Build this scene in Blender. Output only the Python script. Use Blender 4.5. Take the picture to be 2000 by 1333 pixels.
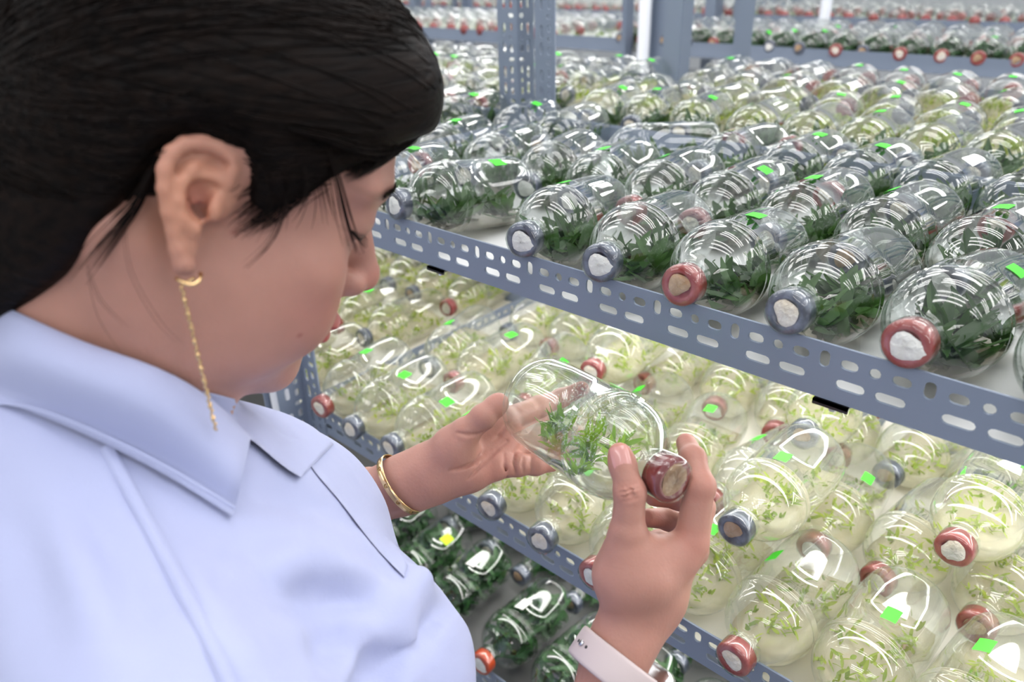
import bpy, bmesh, math, random
import numpy as np
from mathutils import Vector, Matrix, Euler

for o in list(bpy.data.objects):
    bpy.data.objects.remove(o, do_unlink=True)
SC = bpy.context.scene
COL = SC.collection
random.seed(7)
RNG = np.random.default_rng(11)

# ------------------------------------------------------------------ camera
CZ = 1.62
PITCH, YAW, ROLL = math.radians(26.99), math.radians(-43.05), math.radians(-1.575)
FPX = 1480.0
def cam_axes():
    fwd = Vector((math.sin(YAW)*math.cos(PITCH), math.cos(YAW)*math.cos(PITCH), -math.sin(PITCH)))
    right = Vector((math.cos(YAW), -math.sin(YAW), 0)); up = right.cross(fwd)
    c, s = math.cos(ROLL), math.sin(ROLL)
    return right*c + up*s, up*c - right*s, fwd
CR, CU, CF = cam_axes()
cam_data = bpy.data.cameras.new('camera'); cam = bpy.data.objects.new('camera', cam_data); COL.objects.link(cam)
cam.matrix_world = Matrix(((CR.x, CU.x, -CF.x, 0), (CR.y, CU.y, -CF.y, 0), (CR.z, CU.z, -CF.z, CZ), (0, 0, 0, 1)))
cam_data.sensor_width = 36.0; cam_data.lens = 36.0*FPX/2000.0
cam_data.clip_start = 0.01; cam_data.clip_end = 60
cam_data.dof.use_dof = True; cam_data.dof.focus_distance = 0.60; cam_data.dof.aperture_fstop = 5.6
SC.camera = cam
def at(px, py, d):
    """point at depth d (metres along the view axis) for a pixel of the 2000x1333 frame"""
    v = CR*((px-1000)/FPX) + CU*(-(py-666.5)/FPX) + CF
    return Vector((0, 0, CZ)) + v*d

# ------------------------------------------------------------------ world, light, exposure
W = bpy.data.worlds.new('room_light'); SC.world = W; W.use_nodes = True
bg = W.node_tree.nodes['Background']; bg.inputs[0].default_value = (0.93, 0.96, 1.0, 1); bg.inputs[1].default_value = 0.58
SC.view_settings.view_transform = 'Standard'; SC.view_settings.look = 'None'
SC.view_settings.gamma = 1; SC.view_settings.use_curve_mapping = False
SC.view_settings.exposure = 0.10
cy = SC.cycles
cy.use_light_tree = False
cy.max_bounces = 5; cy.transparent_max_bounces = 20; cy.transmission_bounces = 4; cy.glossy_bounces = 2; cy.diffuse_bounces = 2
cy.caustics_reflective = False; cy.caustics_refractive = True
cy.sample_clamp_indirect = 8.0
TUBE_POWER = 13.0
PANEL_POWER = 10.5
def area(name, loc, sx, sy, power, rot=(0, 0, 0), col=(1, 1, 1)):
    l = bpy.data.lights.new(name, 'AREA'); l.shape = 'RECTANGLE'; l.size = sx; l.size_y = sy; l.energy = power; l.color = col
    o = bpy.data.objects.new(name, l); o.location = loc; o.rotation_euler = rot; COL.objects.link(o); return o

# ------------------------------------------------------------------ helpers
def link(o, parent=None):
    COL.objects.link(o)
    if parent is not None: o.parent = parent
    return o
def mesh_from(name, verts, faces, mat=None, smooth=True):
    me = bpy.data.meshes.new(name)
    me.from_pydata([tuple(v) for v in verts], [], [tuple(f) for f in faces]); me.update()
    if mat is not None: me.materials.append(mat)
    if smooth: me.polygons.foreach_set('use_smooth', [True]*len(me.polygons))
    return me
def obj(name, me, parent=None):
    return link(bpy.data.objects.new(name, me), parent)
def empty(name, loc=(0, 0, 0), rot=(0, 0, 0)):
    o = bpy.data.objects.new(name, None); o.location = loc; o.rotation_euler = rot; o.empty_display_size = .05
    return link(o)
def tag(o, label, cat=None, group=None, kind=None):
    if label: o['label'] = label
    if cat: o['category'] = cat
    if group: o['group'] = group
    if kind: o['kind'] = kind
    return o
class MB:
    def __init__(self): self.v = []; self.f = []
    def add(self, v, f):
        n = len(self.v); self.v += [tuple(p) for p in v]; self.f += [tuple(i+n for i in q) for q in f]
    def box(self, a, b):
        (x0, y0, z0), (x1, y1, z1) = a, b
        self.add([(x0,y0,z0),(x1,y0,z0),(x1,y1,z0),(x0,y1,z0),(x0,y0,z1),(x1,y0,z1),(x1,y1,z1),(x0,y1,z1)],
                 [(0,3,2,1),(4,5,6,7),(0,1,5,4),(1,2,6,5),(2,3,7,6),(3,0,4,7)])
    def tube(self, pts, rad, seg=8, caps=True):
        pts = [Vector(p) for p in pts]; n = len(pts)
        rads = rad if hasattr(rad, '__len__') else [rad]*n
        t0 = (pts[1]-pts[0]).normalized()
        ref = Vector((0, 0, 1)) if abs(t0.z) < .9 else Vector((1, 0, 0))
        u = t0.cross(ref).normalized(); V = []
        for i, p in enumerate(pts):
            t = (pts[min(i+1, n-1)]-pts[max(i-1, 0)]).normalized()
            u = (u - t*u.dot(t)).normalized(); w = t.cross(u)
            for k in range(seg):
                a = 2*math.pi*k/seg; V.append(p + (u*math.cos(a)+w*math.sin(a))*rads[i])
        F = []
        for i in range(n-1):
            for k in range(seg):
                k2 = (k+1) % seg; F.append((i*seg+k, i*seg+k2, (i+1)*seg+k2, (i+1)*seg+k))
        if caps:
            F.append(tuple(reversed(range(seg)))); F.append(tuple((n-1)*seg+k for k in range(seg)))
        self.add(V, F)
    def mesh(self, name, mat, smooth=False): return mesh_from(name, self.v, self.f, mat, smooth)
    def build(self, name, mat, parent=None, smooth=False): return obj(name, self.mesh(name, mat, smooth), parent)

# ------------------------------------------------------------------ materials
def new_mat(name):
    m = bpy.data.materials.new(name); m.use_nodes = True
    nt = m.node_tree; return m, nt, nt.nodes['Principled BSDF'], nt.nodes['Material Output']
def N(nt, typ, **kw):
    n = nt.nodes.new(typ)
    for k, v in kw.items(): setattr(n, k, v)
    return n
def simple(name, col, rough=.5, metal=0, spec=.5, bump=None, var=None, coat=0):
    m, nt, p, out = new_mat(name)
    p.inputs['Base Color'].default_value = (*col, 1); p.inputs['Roughness'].default_value = rough
    p.inputs['Metallic'].default_value = metal; p.inputs['Specular IOR Level'].default_value = spec
    if coat: p.inputs['Coat Weight'].default_value = coat; p.inputs['Coat Roughness'].default_value = .08
    if bump or var:
        tc = N(nt, 'ShaderNodeTexCoord')
    if bump:
        sc, st = bump
        tx = N(nt, 'ShaderNodeTexNoise'); tx.inputs['Scale'].default_value = sc; tx.inputs['Detail'].default_value = 4
        nt.links.new(tc.outputs['Object'], tx.inputs['Vector'])
        b = N(nt, 'ShaderNodeBump'); b.inputs['Strength'].default_value = st; b.inputs['Distance'].default_value = .002
        nt.links.new(tx.outputs['Fac'], b.inputs['Height']); nt.links.new(b.outputs['Normal'], p.inputs['Normal'])
    if var:
        sc, c2 = var
        tx = N(nt, 'ShaderNodeTexNoise'); tx.inputs['Scale'].default_value = sc; tx.inputs['Detail'].default_value = 5
        nt.links.new(tc.outputs['Object'], tx.inputs['Vector'])
        r = N(nt, 'ShaderNodeValToRGB'); r.color_ramp.elements[0].position = .38; r.color_ramp.elements[1].position = .65
        r.color_ramp.elements[0].color = (*col, 1); r.color_ramp.elements[1].color = (*c2, 1)
        nt.links.new(tx.outputs['Fac'], r.inputs['Fac']); nt.links.new(r.outputs['Color'], p.inputs['Base Color'])
    return m
def glass_mat(name, tint=(.985, .995, .99), edge=(.80, .87, .84), refl=.065, gain=.9, wav=0, haze=0.0, pw_=3.2, hazecol=(.9, .9, .8)):
    """thin-walled clear glass: see-through head on, mirror-like at grazing angles"""
    m, nt, p, out = new_mat(name); nt.nodes.remove(p)
    lw = N(nt, 'ShaderNodeLayerWeight'); lw.inputs['Blend'].default_value = .5
    pw = N(nt, 'ShaderNodeMath', operation='POWER'); pw.inputs[1].default_value = pw_
    ma = N(nt, 'ShaderNodeMath', operation='MULTIPLY_ADD'); ma.inputs[1].default_value = gain; ma.inputs[2].default_value = refl; ma.use_clamp = True
    nt.links.new(lw.outputs['Facing'], pw.inputs[0]); nt.links.new(pw.outputs[0], ma.inputs[0])
    tr = N(nt, 'ShaderNodeBsdfTransparent')
    mx = N(nt, 'ShaderNodeMixRGB'); mx.inputs[1].default_value = (*tint, 1); mx.inputs[2].default_value = (*edge, 1)
    p2 = N(nt, 'ShaderNodeMath', operation='POWER'); p2.inputs[1].default_value = 2.2
    nt.links.new(lw.outputs['Facing'], p2.inputs[0]); nt.links.new(p2.outputs[0], mx.inputs[0]); nt.links.new(mx.outputs[0], tr.inputs[0])
    gl = N(nt, 'ShaderNodeBsdfGlossy'); gl.inputs['Roughness'].default_value = .03; gl.inputs['Color'].default_value = (1, 1, 1, 1)
    if wav > 0 or haze > 0: tc = N(nt, 'ShaderNodeTexCoord')
    if wav > 0:
        tx = N(nt, 'ShaderNodeTexNoise'); tx.inputs['Scale'].default_value = 45; tx.inputs['Detail'].default_value = 1
        nt.links.new(tc.outputs['Object'], tx.inputs['Vector'])
        b = N(nt, 'ShaderNodeBump'); b.inputs['Strength'].default_value = wav; b.inputs['Distance'].default_value = .002
        nt.links.new(tx.outputs['Fac'], b.inputs['Height']); nt.links.new(b.outputs['Normal'], gl.inputs['Normal'])
    ms = N(nt, 'ShaderNodeMixShader'); nt.links.new(ma.outputs[0], ms.inputs[0]); nt.links.new(tr.outputs[0], ms.inputs[1]); nt.links.new(gl.outputs[0], ms.inputs[2])
    last = ms
    if haze > 0:
        df = N(nt, 'ShaderNodeBsdfTranslucent'); df.inputs[0].default_value = (*hazecol, 1)
        d2 = N(nt, 'ShaderNodeBsdfDiffuse'); d2.inputs[0].default_value = (*hazecol, 1)
        dm = N(nt, 'ShaderNodeMixShader'); dm.inputs[0].default_value = .5
        nt.links.new(df.outputs[0], dm.inputs[1]); nt.links.new(d2.outputs[0], dm.inputs[2])
        t2 = N(nt, 'ShaderNodeTexNoise'); t2.inputs['Scale'].default_value = 40; t2.inputs['Detail'].default_value = 1; t2.inputs['Roughness'].default_value = .7
        nt.links.new(tc.outputs['Object'], t2.inputs['Vector'])
        mm = N(nt, 'ShaderNodeMapRange'); mm.inputs[1].default_value = .38; mm.inputs[2].default_value = .7; mm.inputs[3].default_value = haze*.3; mm.inputs[4].default_value = haze*1.6
        nt.links.new(t2.outputs['Fac'], mm.inputs[0])
        m3 = N(nt, 'ShaderNodeMixShader'); nt.links.new(mm.outputs[0], m3.inputs[0]); nt.links.new(ms.outputs[0], m3.inputs[1]); nt.links.new(dm.outputs[0], m3.inputs[2]); last = m3
    nt.links.new(last.outputs[0], out.inputs['Surface'])
    return m
def leaf_mat(name, c1, c2, trans=.35, rough=.4):
    m, nt, p, out = new_mat(name)
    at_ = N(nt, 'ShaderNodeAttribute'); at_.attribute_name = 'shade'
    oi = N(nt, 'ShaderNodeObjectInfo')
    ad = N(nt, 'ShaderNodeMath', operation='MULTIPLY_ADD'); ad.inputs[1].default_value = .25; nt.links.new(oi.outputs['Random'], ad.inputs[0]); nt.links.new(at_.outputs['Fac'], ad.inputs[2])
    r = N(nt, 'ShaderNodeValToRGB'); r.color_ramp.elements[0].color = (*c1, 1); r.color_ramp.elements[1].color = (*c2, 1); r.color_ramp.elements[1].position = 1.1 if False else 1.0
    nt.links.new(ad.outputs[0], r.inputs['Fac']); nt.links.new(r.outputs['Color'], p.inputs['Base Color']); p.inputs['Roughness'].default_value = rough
    tl = N(nt, 'ShaderNodeBsdfTranslucent'); nt.links.new(r.outputs['Color'], tl.inputs[0])
    ms = N(nt, 'ShaderNodeMixShader'); ms.inputs[0].default_value = trans
    nt.links.new(p.outputs[0], ms.inputs[1]); nt.links.new(tl.outputs[0], ms.inputs[2]); nt.links.new(ms.outputs[0], out.inputs['Surface'])
    return m
def emit_mat(name, col, strength):
    m, nt, p, out = new_mat(name); nt.nodes.remove(p)
    e = N(nt, 'ShaderNodeEmission'); e.inputs[0].default_value = (*col, 1); e.inputs[1].default_value = strength
    nt.links.new(e.outputs[0], out.inputs['Surface']); return m
def gel_mat(name, col, dens=.6):
    m, nt, p, out = new_mat(name)
    p.inputs['Base Color'].default_value = (*col, 1); p.inputs['Roughness'].default_value = .15
    tl = N(nt, 'ShaderNodeBsdfTranslucent'); tl.inputs[0].default_value = (*col, 1)
    tr = N(nt, 'ShaderNodeBsdfTransparent'); tr.inputs[0].default_value = (.98, .97, .92, 1)
    a = N(nt, 'ShaderNodeMixShader'); a.inputs[0].default_value = .5; nt.links.new(p.outputs[0], a.inputs[1]); nt.links.new(tl.outputs[0], a.inputs[2])
    b = N(nt, 'ShaderNodeMixShader'); b.inputs[0].default_value = dens; nt.links.new(tr.outputs[0], b.inputs[1]); nt.links.new(a.outputs[0], b.inputs[2])
    nt.links.new(b.outputs[0], out.inputs['Surface']); return m

M_STEEL = simple('grey_blue_painted_steel', (.215, .260, .345), .40, .0, .5, bump=(900, .08))
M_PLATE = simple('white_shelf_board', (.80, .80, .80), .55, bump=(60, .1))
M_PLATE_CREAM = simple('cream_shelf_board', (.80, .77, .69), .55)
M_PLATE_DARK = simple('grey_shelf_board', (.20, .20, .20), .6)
M_GLASS = glass_mat('clear_bottle_glass')
M_GLASS_FAR = glass_mat('far_bottle_glass', tint=(.955, .96, .94))
M_GLASS_MIST = glass_mat('misted_bottle_glass', haze=.10, hazecol=(.93, .93, .84))
M_GLASS_HERO = glass_mat('held_bottle_glass', refl=.035, gain=.9, wav=.06, pw_=4.2, edge=(.84, .89, .87))
M_RED = simple('red_rubber', (.26, .030, .030), .3, coat=.5, var=(90, (.38, .10, .09)))
M_RED_D = simple('dark_red_rubber', (.15, .018, .022), .25, coat=.5, var=(80, (.20, .035, .035)))
M_PLUG_D = simple('damp_brown_plug', (.22, .12, .06), .5, bump=(150, .8), var=(70, (.42, .27, .16)))
M_BLUE = simple('dark_grey_rubber', (.045, .052, .080), .3, coat=.5, var=(90, (.16, .18, .24)))
M_ORANGE = simple('orange_red_rubber', (.55, .07, .02), .35, coat=.4)
M_COTTON = simple('cotton_plug', (.78, .68, .55), .9, bump=(220, 1.0), var=(60, (.85, .80, .74)))
M_COTTON_W = simple('white_cotton_plug', (.85, .83, .80), .9, bump=(220, 1.0))
M_COTTON_B = simple('brown_cotton_plug', (.40, .24, .13), .8, bump=(150, .8), var=(45, (.62, .45, .30)))
M_FILM = glass_mat('clear_film_wrap', refl=.045, gain=.6, wav=.8)
M_STICK = simple('fluorescent_green_tape', (.075, .87, .035), .6)
M_STICK_Y = simple('fluorescent_yellow_tape', (.55, .90, .01), .6)
M_STICK_W = simple('white_paper_label', (.82, .80, .78), .7)
M_STICK_P = simple('fluorescent_pink_tape', (.9, .08, .22), .6)
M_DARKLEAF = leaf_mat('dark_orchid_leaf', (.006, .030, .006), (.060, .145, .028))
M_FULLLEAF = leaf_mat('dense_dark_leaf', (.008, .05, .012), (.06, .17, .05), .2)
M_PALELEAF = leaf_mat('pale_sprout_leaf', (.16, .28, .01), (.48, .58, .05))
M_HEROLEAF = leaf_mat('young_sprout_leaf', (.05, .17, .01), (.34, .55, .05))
M_GEL = gel_mat('brown_agar_gel', (.42, .33, .22), .35)
M_GEL_PALE = gel_mat('cream_agar_gel', (.86, .80, .60), .62)
M_GEL_HERO = gel_mat('clear_agar_gel', (.76, .66, .57), .36)
M_FLOOR = simple('grey_floor', (.30, .31, .32), .5, bump=(30, .1))
M_WALL = simple('white_wall', (.82, .84, .86), .7)
M_PIPE = simple('white_conduit', (.78, .80, .86), .4)
M_TUBE = emit_mat('lit_lamp_tube', (1.0, .985, .96), TUBE_POWER)
M_PANEL = emit_mat('lit_panel', (1.0, .99, .97), PANEL_POWER)
M_BLACK = simple('black_clip', (.015, .015, .018), .3)
M_CHROME = simple('zinc_bolt', (.6, .62, .66), .25, 1.0)

# ------------------------------------------------------------------ slotted steel angle
U = .823          # metres per layout unit: one slot period of the steel angle is 0.08 units
Z_A, Z_B, Z_C = CZ-.2861*U, CZ-.6644*U, CZ-1.0021*U
Z_D = Z_C-.33*U
YF, YB = .571, 1.172            # layout units
XL, XR = -1.015, .80
FL, LEDGE, BOARD, BOARD_B = .05*U, .03*U, .0475*U, .025*U
def slot(cx, cy, w, h, n=5):
    """outline of a slot w x h with rounded ends"""
    r = min(w, h)/2; pts = []
    ax = (w/2-r, 0) if w >= h else (0, h/2-r)
    base = -math.pi/2 if w >= h else 0
    for s, b in ((1, base), (-1, base+math.pi)):
        for k in range(n+1):
            a = b + math.pi*k/n
            pts.append((cx+s*ax[0]+r*math.cos(a), cy+s*ax[1]+r*math.sin(a)))
    return pts
PERIOD = .08*U
def slots_front(L, phase):
    """the wide flange: two rows of slots, measured down from the top edge"""
    out = []; k = math.floor(-phase/PERIOD)-1
    while True:
        x = phase + k*PERIOD
        if x > L: break
        for dx, dy, w, h in ((0, -.014, .0085, .0150), (.020, -.014, .0145, .0088), (.040, -.014, .0092, .0092), (.060, -.014, .0145, .0088), (.0235, -.0325, .0235, .0088), (.0545, -.0325, .0235, .0088)):
            if .012 < x+dx*U < L-.012: out.append(slot(x+dx*U, dy*U, w*U, h*U))
        k += 1
    return out
def perforated(name, L, H, holes, mat, thick=.002):
    cu = bpy.data.curves.new(name, 'CURVE'); cu.dimensions = '2D'; cu.fill_mode = 'BOTH'; cu.extrude = thick/2
    def spl(pts):
        s = cu.splines.new('POLY'); s.points.add(len(pts)-1); s.use_cyclic_u = True
        for i, p in enumerate(pts): s.points[i].co = (p[0], p[1], 0, 1)
    spl([(0, 0), (L, 0), (L, -H), (0, -H)])
    for h in holes: spl(h)
    t = bpy.data.objects.new(name, cu); COL.objects.link(t)
    dg = bpy.context.evaluated_depsgraph_get()
    me = bpy.data.meshes.new_from_object(t.evaluated_get(dg)); me.name = name
    bpy.data.objects.remove(t); bpy.data.curves.remove(cu)
    me.materials.clear(); me.materials.append(mat)
    return me
def plain_flange(name, L, H, mat=None, thick=.002):
    b = MB(); b.box((0, -H, -thick/2), (L, 0, thick/2)); return b.mesh(name, mat or M_STEEL)

# phase: a vertical slot sits at x = -0.32*0.571 on the upper front beam
_L = (XR-XL)*U
_LU = XR-XL
ME_FRONT = perforated('slotted_flange', _L, FL, slots_front(_L, ((-.1836-XL)*U) % PERIOD), M_STEEL)
ME_FRONT_PLAIN = plain_flange('flange', _L, FL)
ME_LEDGE = plain_flange('ledge', _L, LEDGE)
DEPTH = (YB-YF)*U
ME_SIDE = perforated('slotted_side_flange', DEPTH, FL, slots_front(DEPTH, .03), M_STEEL)
POST_H = 2.05
ME_POST = perforated('slotted_post_flange', POST_H, FL, slots_front(POST_H, .02), M_STEEL)
ME_POST_PLAIN = plain_flange('post_flange', POST_H, FL)

def front_beam(root, x0, z, y, near):
    o = obj('beam', ME_FRONT if near else ME_FRONT_PLAIN, root); o.location = (x0, y, z); o.rotation_euler = (math.pi/2, 0, 0)
    l = obj('beam_ledge', ME_LEDGE, o); l.location = (0, -FL+.001, -.001); l.rotation_euler = (math.pi/2, 0, 0)
    return o
def side_beam(root, x, z, y0, near=True):
    o = obj('side_beam', ME_SIDE, root); o.location = (x, y0, z); o.rotation_euler = (math.pi/2, 0, math.pi/2)
    return o
def post(root, x, y, sx, sy, near):
    o = obj('post', ME_POST if near else ME_POST_PLAIN, root)
    # flange facing the aisle
    o.location = (x+FL if sx > 0 else x, y, 0)
    o.rotation_euler = Matrix(((0, 1, 0), (0, 0, 1), (1, 0, 0))).to_euler()
    g = obj('post_flange', ME_POST if near else ME_POST_PLAIN, o)
    g.location = (0, -FL if sx > 0 else 0, 0)
    g.rotation_euler = (math.pi/2 if sy > 0 else -math.pi/2, 0, 0)
    return o
def lamp(root_name, x0, x1, y, z, label, grp):
    x0, x1, y = x0*U, x1*U, y*U
    r = empty(root_name, ((x0+x1)/2, y, z)); tag(r, label, 'lamp', grp)
    h = (x1-x0)/2
    b = MB(); b.box((-h, -.014, .010), (h, .014, .028)); b.build('housing', M_PIPE, r)
    b = MB(); b.tube([(-h+.01, 0, 0), (h-.01, 0, 0)], .012, 10); b.build('lamp_tube', M_TUBE, r, True)
    for s in (-1, 1):
        b = MB(); b.tube([(s*h, 0, 0), (s*(h-.012), 0, 0)], .014, 10); b.build('end_cap', M_PIPE, r, True)
    return r
def rack(label, x0, x1, y0, y1, levels, near=False, mats=None, posts=True, skip=(), boards=None):
    x0, x1, y0, y1 = x0*U, x1*U, y0*U, y1*U
    r = empty('storage_rack', ((x0+x1)/2, y0, 0)); tag(r, label, 'rack', 'slotted steel racks')
    def place(o):
        o.location = Vector(o.location) - r.location; return o
    for i, z in enumerate(levels):
        b = front_beam(r, x0, z, y0, near and i in (0, 1, 2)); place(b)
        b2 = front_beam(r, x0, z, y1, False); place(b2); b2.scale = (1, 1, 1)
        if near and i in (0, 1): place(side_beam(r, x0+.001, z, y0)); place(side_beam(r, x1-.001, z, y0))
        s = MB(); bd = boards[i] if boards else BOARD
        s.box((x0+.003, y0+.004, z-bd-.004), (x1-.003, y1-.004, z-bd)); s.v = [tuple(Vector(p)-r.location) for p in s.v]
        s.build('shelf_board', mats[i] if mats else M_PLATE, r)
        if abs((x1-x0)-_L) > .001:
            for q in (b, b2): q.scale = ((x1-x0)/_L, 1, 1)
    if posts:
        for qi, (x, y, sx, sy) in enumerate(((x0, y0-.002, 1, 1), (x1, y0-.002, -1, 1), (x0, y1+.002, 1, -1), (x1, y1+.002, -1, -1))):
            if qi in skip: continue
            place(post(r, x, y, sx, sy, near or y < 1.2))
    return r
# ------------------------------------------------------------------ racks and room
LV0 = [Z_A, Z_B, Z_C, Z_D]
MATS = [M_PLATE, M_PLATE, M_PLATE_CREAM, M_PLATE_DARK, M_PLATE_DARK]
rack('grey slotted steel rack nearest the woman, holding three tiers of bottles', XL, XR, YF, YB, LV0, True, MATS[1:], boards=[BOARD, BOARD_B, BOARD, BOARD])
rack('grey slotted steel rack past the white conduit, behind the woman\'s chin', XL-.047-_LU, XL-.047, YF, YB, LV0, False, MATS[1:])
RY1 = YB+.012
rack('grey slotted steel rack back to back with the nearest one', XL, XR, RY1, RY1+.79, LV0, False, MATS[1:], skip=(0, 1))
rack('grey slotted steel rack behind the woman\'s hair, past the tall perforated posts', XL-.047-_LU, XL-.047, RY1, RY1+.60, LV0, False, MATS[1:], skip=(0, 1))
RY2 = 2.52
for i, (x0, nm) in enumerate(((XL-.6, 'first rack across the far aisle, behind the pale bottles'), (XL-.6-1.9, 'second rack across the far aisle, past the tall perforated posts'), (XL-.6-3.8, 'third rack across the far aisle, above the woman\'s head'), (XL-.6+1.9, 'rack across the far aisle at the picture corner'))):
    rack('grey steel ' + nm, x0, x0+_LU, RY2, RY2+.60, LV0, False)
for i, (x0, nm) in enumerate(((XL-.9, 'nearer the corner'), (XL-2.8, 'second along'), (XL-4.7, 'third along'), (XL-6.6, 'at its end'), (XL+1.0, 'behind the picture corner'))):
    rack('grey steel rack in the most distant line, ' + nm, x0, x0+_LU, 3.75, 4.35, LV0, False)
b = MB(); b.box((-12, -4, -.05), (6, 11, 0)); tag(b.build('floor', M_FLOOR), None, None, None, 'structure')
b = MB(); b.box((-12, 10.9, 0), (6, 11, 3.2)); tag(b.build('wall_back', M_WALL), None, None, None, 'structure')
b = MB(); b.box((-12, -4, 0), (-11.9, 11, 3.2)); tag(b.build('wall_left', M_WALL), None, None, None, 'structure')

# conduits running up beside the posts
def conduit(x, y, z0, z1, label, r=.016):
    b = MB(); b.tube([(0, 0, 0), (0, 0, z1-z0)], r, 12)
    for z in (.25, .95, 1.6):
        if z < z1-z0: b.tube([(0, 0, z-.012), (0, 0, z+.012)], r+.003, 12)
    o = b.build('conduit_pipe', M_PIPE, None, True); o.location = (x*U, y*U, z0); tag(o, label, 'pipe', 'white conduit pipes'); return o
conduit(XL-.022, YF-.028, 0, 2.0, 'white conduit pipe between two posts beside the woman\'s chin', .019)
conduit(-1.62, RY2-.05, 0, 2.0, 'white conduit pipe in the far aisle, beside the tall perforated posts', .018)
conduit(-1.30, RY2+.76, 0, 2.0, 'white conduit pipe in the far aisle, behind the pale bottles', .018)
conduit(-4.45, RY2+.76, 0, 2.0, 'white conduit pipe at the far end, above the woman\'s hair', .022)
ORD_ = ['first', 'second', 'third', 'fourth', 'fifth']
# tube lamps under the boards
for zz, nm in ((Z_A, 'middle'), (Z_B, 'lower')):
    for yy, n2 in ((YF+.13, 'front'), (YF+.35, 'centre'), (YF+.57, 'rear')):
        lamp('tube_lamp', XL+.06, XR-.06, yy, zz-BOARD-.034, '%s tube lamp under the board above the %s tier of the nearest rack' % (n2, nm), 'tube lamps of the nearest rack')
for yy, n2 in ((YF+.2, 'front'), (YF+.5, 'rear')):
    lamp('tube_lamp', XL-.047-_LU+.05, XL-.12, yy, Z_A-BOARD-.034, '%s tube lamp above the middle tier of the rack past the white conduit' % n2, 'tube lamps of the other racks')
# panel lamps hung over the aisles and racks
PANEL_ROWS = [(-1.2, 'over the near aisle'), (.35, 'over the woman'), (1.3, 'over the nearest racks'), (2.6, 'over the far aisle'), (4.2, 'over the distant racks')]
for yy, nm in PANEL_ROWS:
    for k, xx in enumerate((-3.4, -1.7, 0.0, 1.7)):
        r = empty('panel_lamp', (xx, yy, 2.75)); tag(r, '%s three-tube lamp of the row hung %s' % (ORD_[k], nm), 'lamp', 'ceiling panel lamps')
        b = MB(); b.box((-.62, -.32, 0), (.62, .32, .05)); b.build('housing', M_PIPE, r)
        for sy in (-.19, 0, .19):
            b = MB(); b.box((-.60, sy-.027, -.030), (.60, sy+.027, -.0005)); b.build('lamp_tube', M_PANEL, r)
        for sx in (-.5, .5):
            b = MB(); b.tube([(sx, 0, .05), (sx, 0, .5)], .004, 6); b.build('hanger', M_CHROME, r)
# lamp clips bolted under the upper front beam
for x, nm in ((-.172, 'below the red-capped bottles'), (-.655, 'near the woman\'s nose')):
    r = empty('lamp_clip', (x*U, (YF+.006)*U, Z_A-FL-.001)); tag(r, 'small black lamp clip under the upper shelf beam ' + nm, 'clip', 'lamp clips')
    b = MB(); b.box((-.012, -.008, -.002), (.012, .010, 0)); b.box((-.012, -.008, -.004), (.012, -.006, 0)); b.build('plate', M_BLACK, r)
    b = MB(); b.tube([(0, 0, -.002), (0, 0, -.005)], .0045, 6); b.tube([(0, 0, -.005), (0, 0, -.009)], .0028, 8); b.build('bolt', M_CHROME, r)

# ------------------------------------------------------------------ bottles
BR, BL, BS = .042, .182, .909          # bottle meshes are modelled at 182 mm and set to 165 mm
PROF = [(-.086, .0), (-.0865, .018), (-.0895, .026), (-.0910, .031), (-.0905, .035), (-.088, .0385), (-.083, .0408), (-.076, .0420), (-.05, .0420), (-.02, .0420), (.010, .0420),
        (.0108, .0429), (.0124, .0429), (.0132, .0420), (.0190, .0420), (.0198, .0428), (.0214, .0428), (.0222, .0418), (.030, .0412), (.037, .0396), (.044, .0366), (.050, .0325), (.0555, .0274), (.060, .0220), (.0635, .0178), (.066, .0154), (.069, .0144), (.073, .0142), (.074, .0158), (.078, .0160), (.080, .0150), (.088, .0150)]
def inner_r(x):
    xs = [p[0] for p in PROF[5:]]; rs = [p[1] for p in PROF[5:]]
    return float(np.interp(x, xs, rs))
def lathe_x(prof, seg, mat, name, close=True, smooth=True):
    V, F = [], []
    for x, r in prof:
        for k in range(seg):
            a = 2*math.pi*k/seg; V.append((x, r*math.cos(a), r*math.sin(a)))
    n = len(prof)
    for i in range(n-1):
        for k in range(seg):
            k2 = (k+1) % seg; F.append((i*seg+k, (i+1)*seg+k, (i+1)*seg+k2, i*seg+k2))
    if close:
        F.append(tuple(range(seg))); F.append(tuple((n-1)*seg+k for k in reversed(range(seg))))
    return mesh_from(name, V, F, mat, smooth)
def glass_mesh(name, mat, seg=40):
    p = [(x, max(r, .0008)) for x, r in PROF]
    return lathe_x(p, seg, mat, name, close=False)
ME_GLASS = glass_mesh('glass', M_GLASS); ME_GLASS_MIST = glass_mesh('glass', M_GLASS_MIST); ME_GLASS_FAR = glass_mesh('glass', M_GLASS_FAR, 18)
CAP = [(.0755, .0166), (.0757, .0172), (.086, .0174), (.0885, .0172), (.0900, .0160), (.0905, .0120), (.0900, .0105), (.0885, .0100)]
def cap_mesh(mat): return lathe_x(CAP, 24, mat, 'stopper')
ME_CAPS = {'red': cap_mesh(M_RED), 'grey': cap_mesh(M_BLUE), 'orange': cap_mesh(M_ORANGE)}
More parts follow.
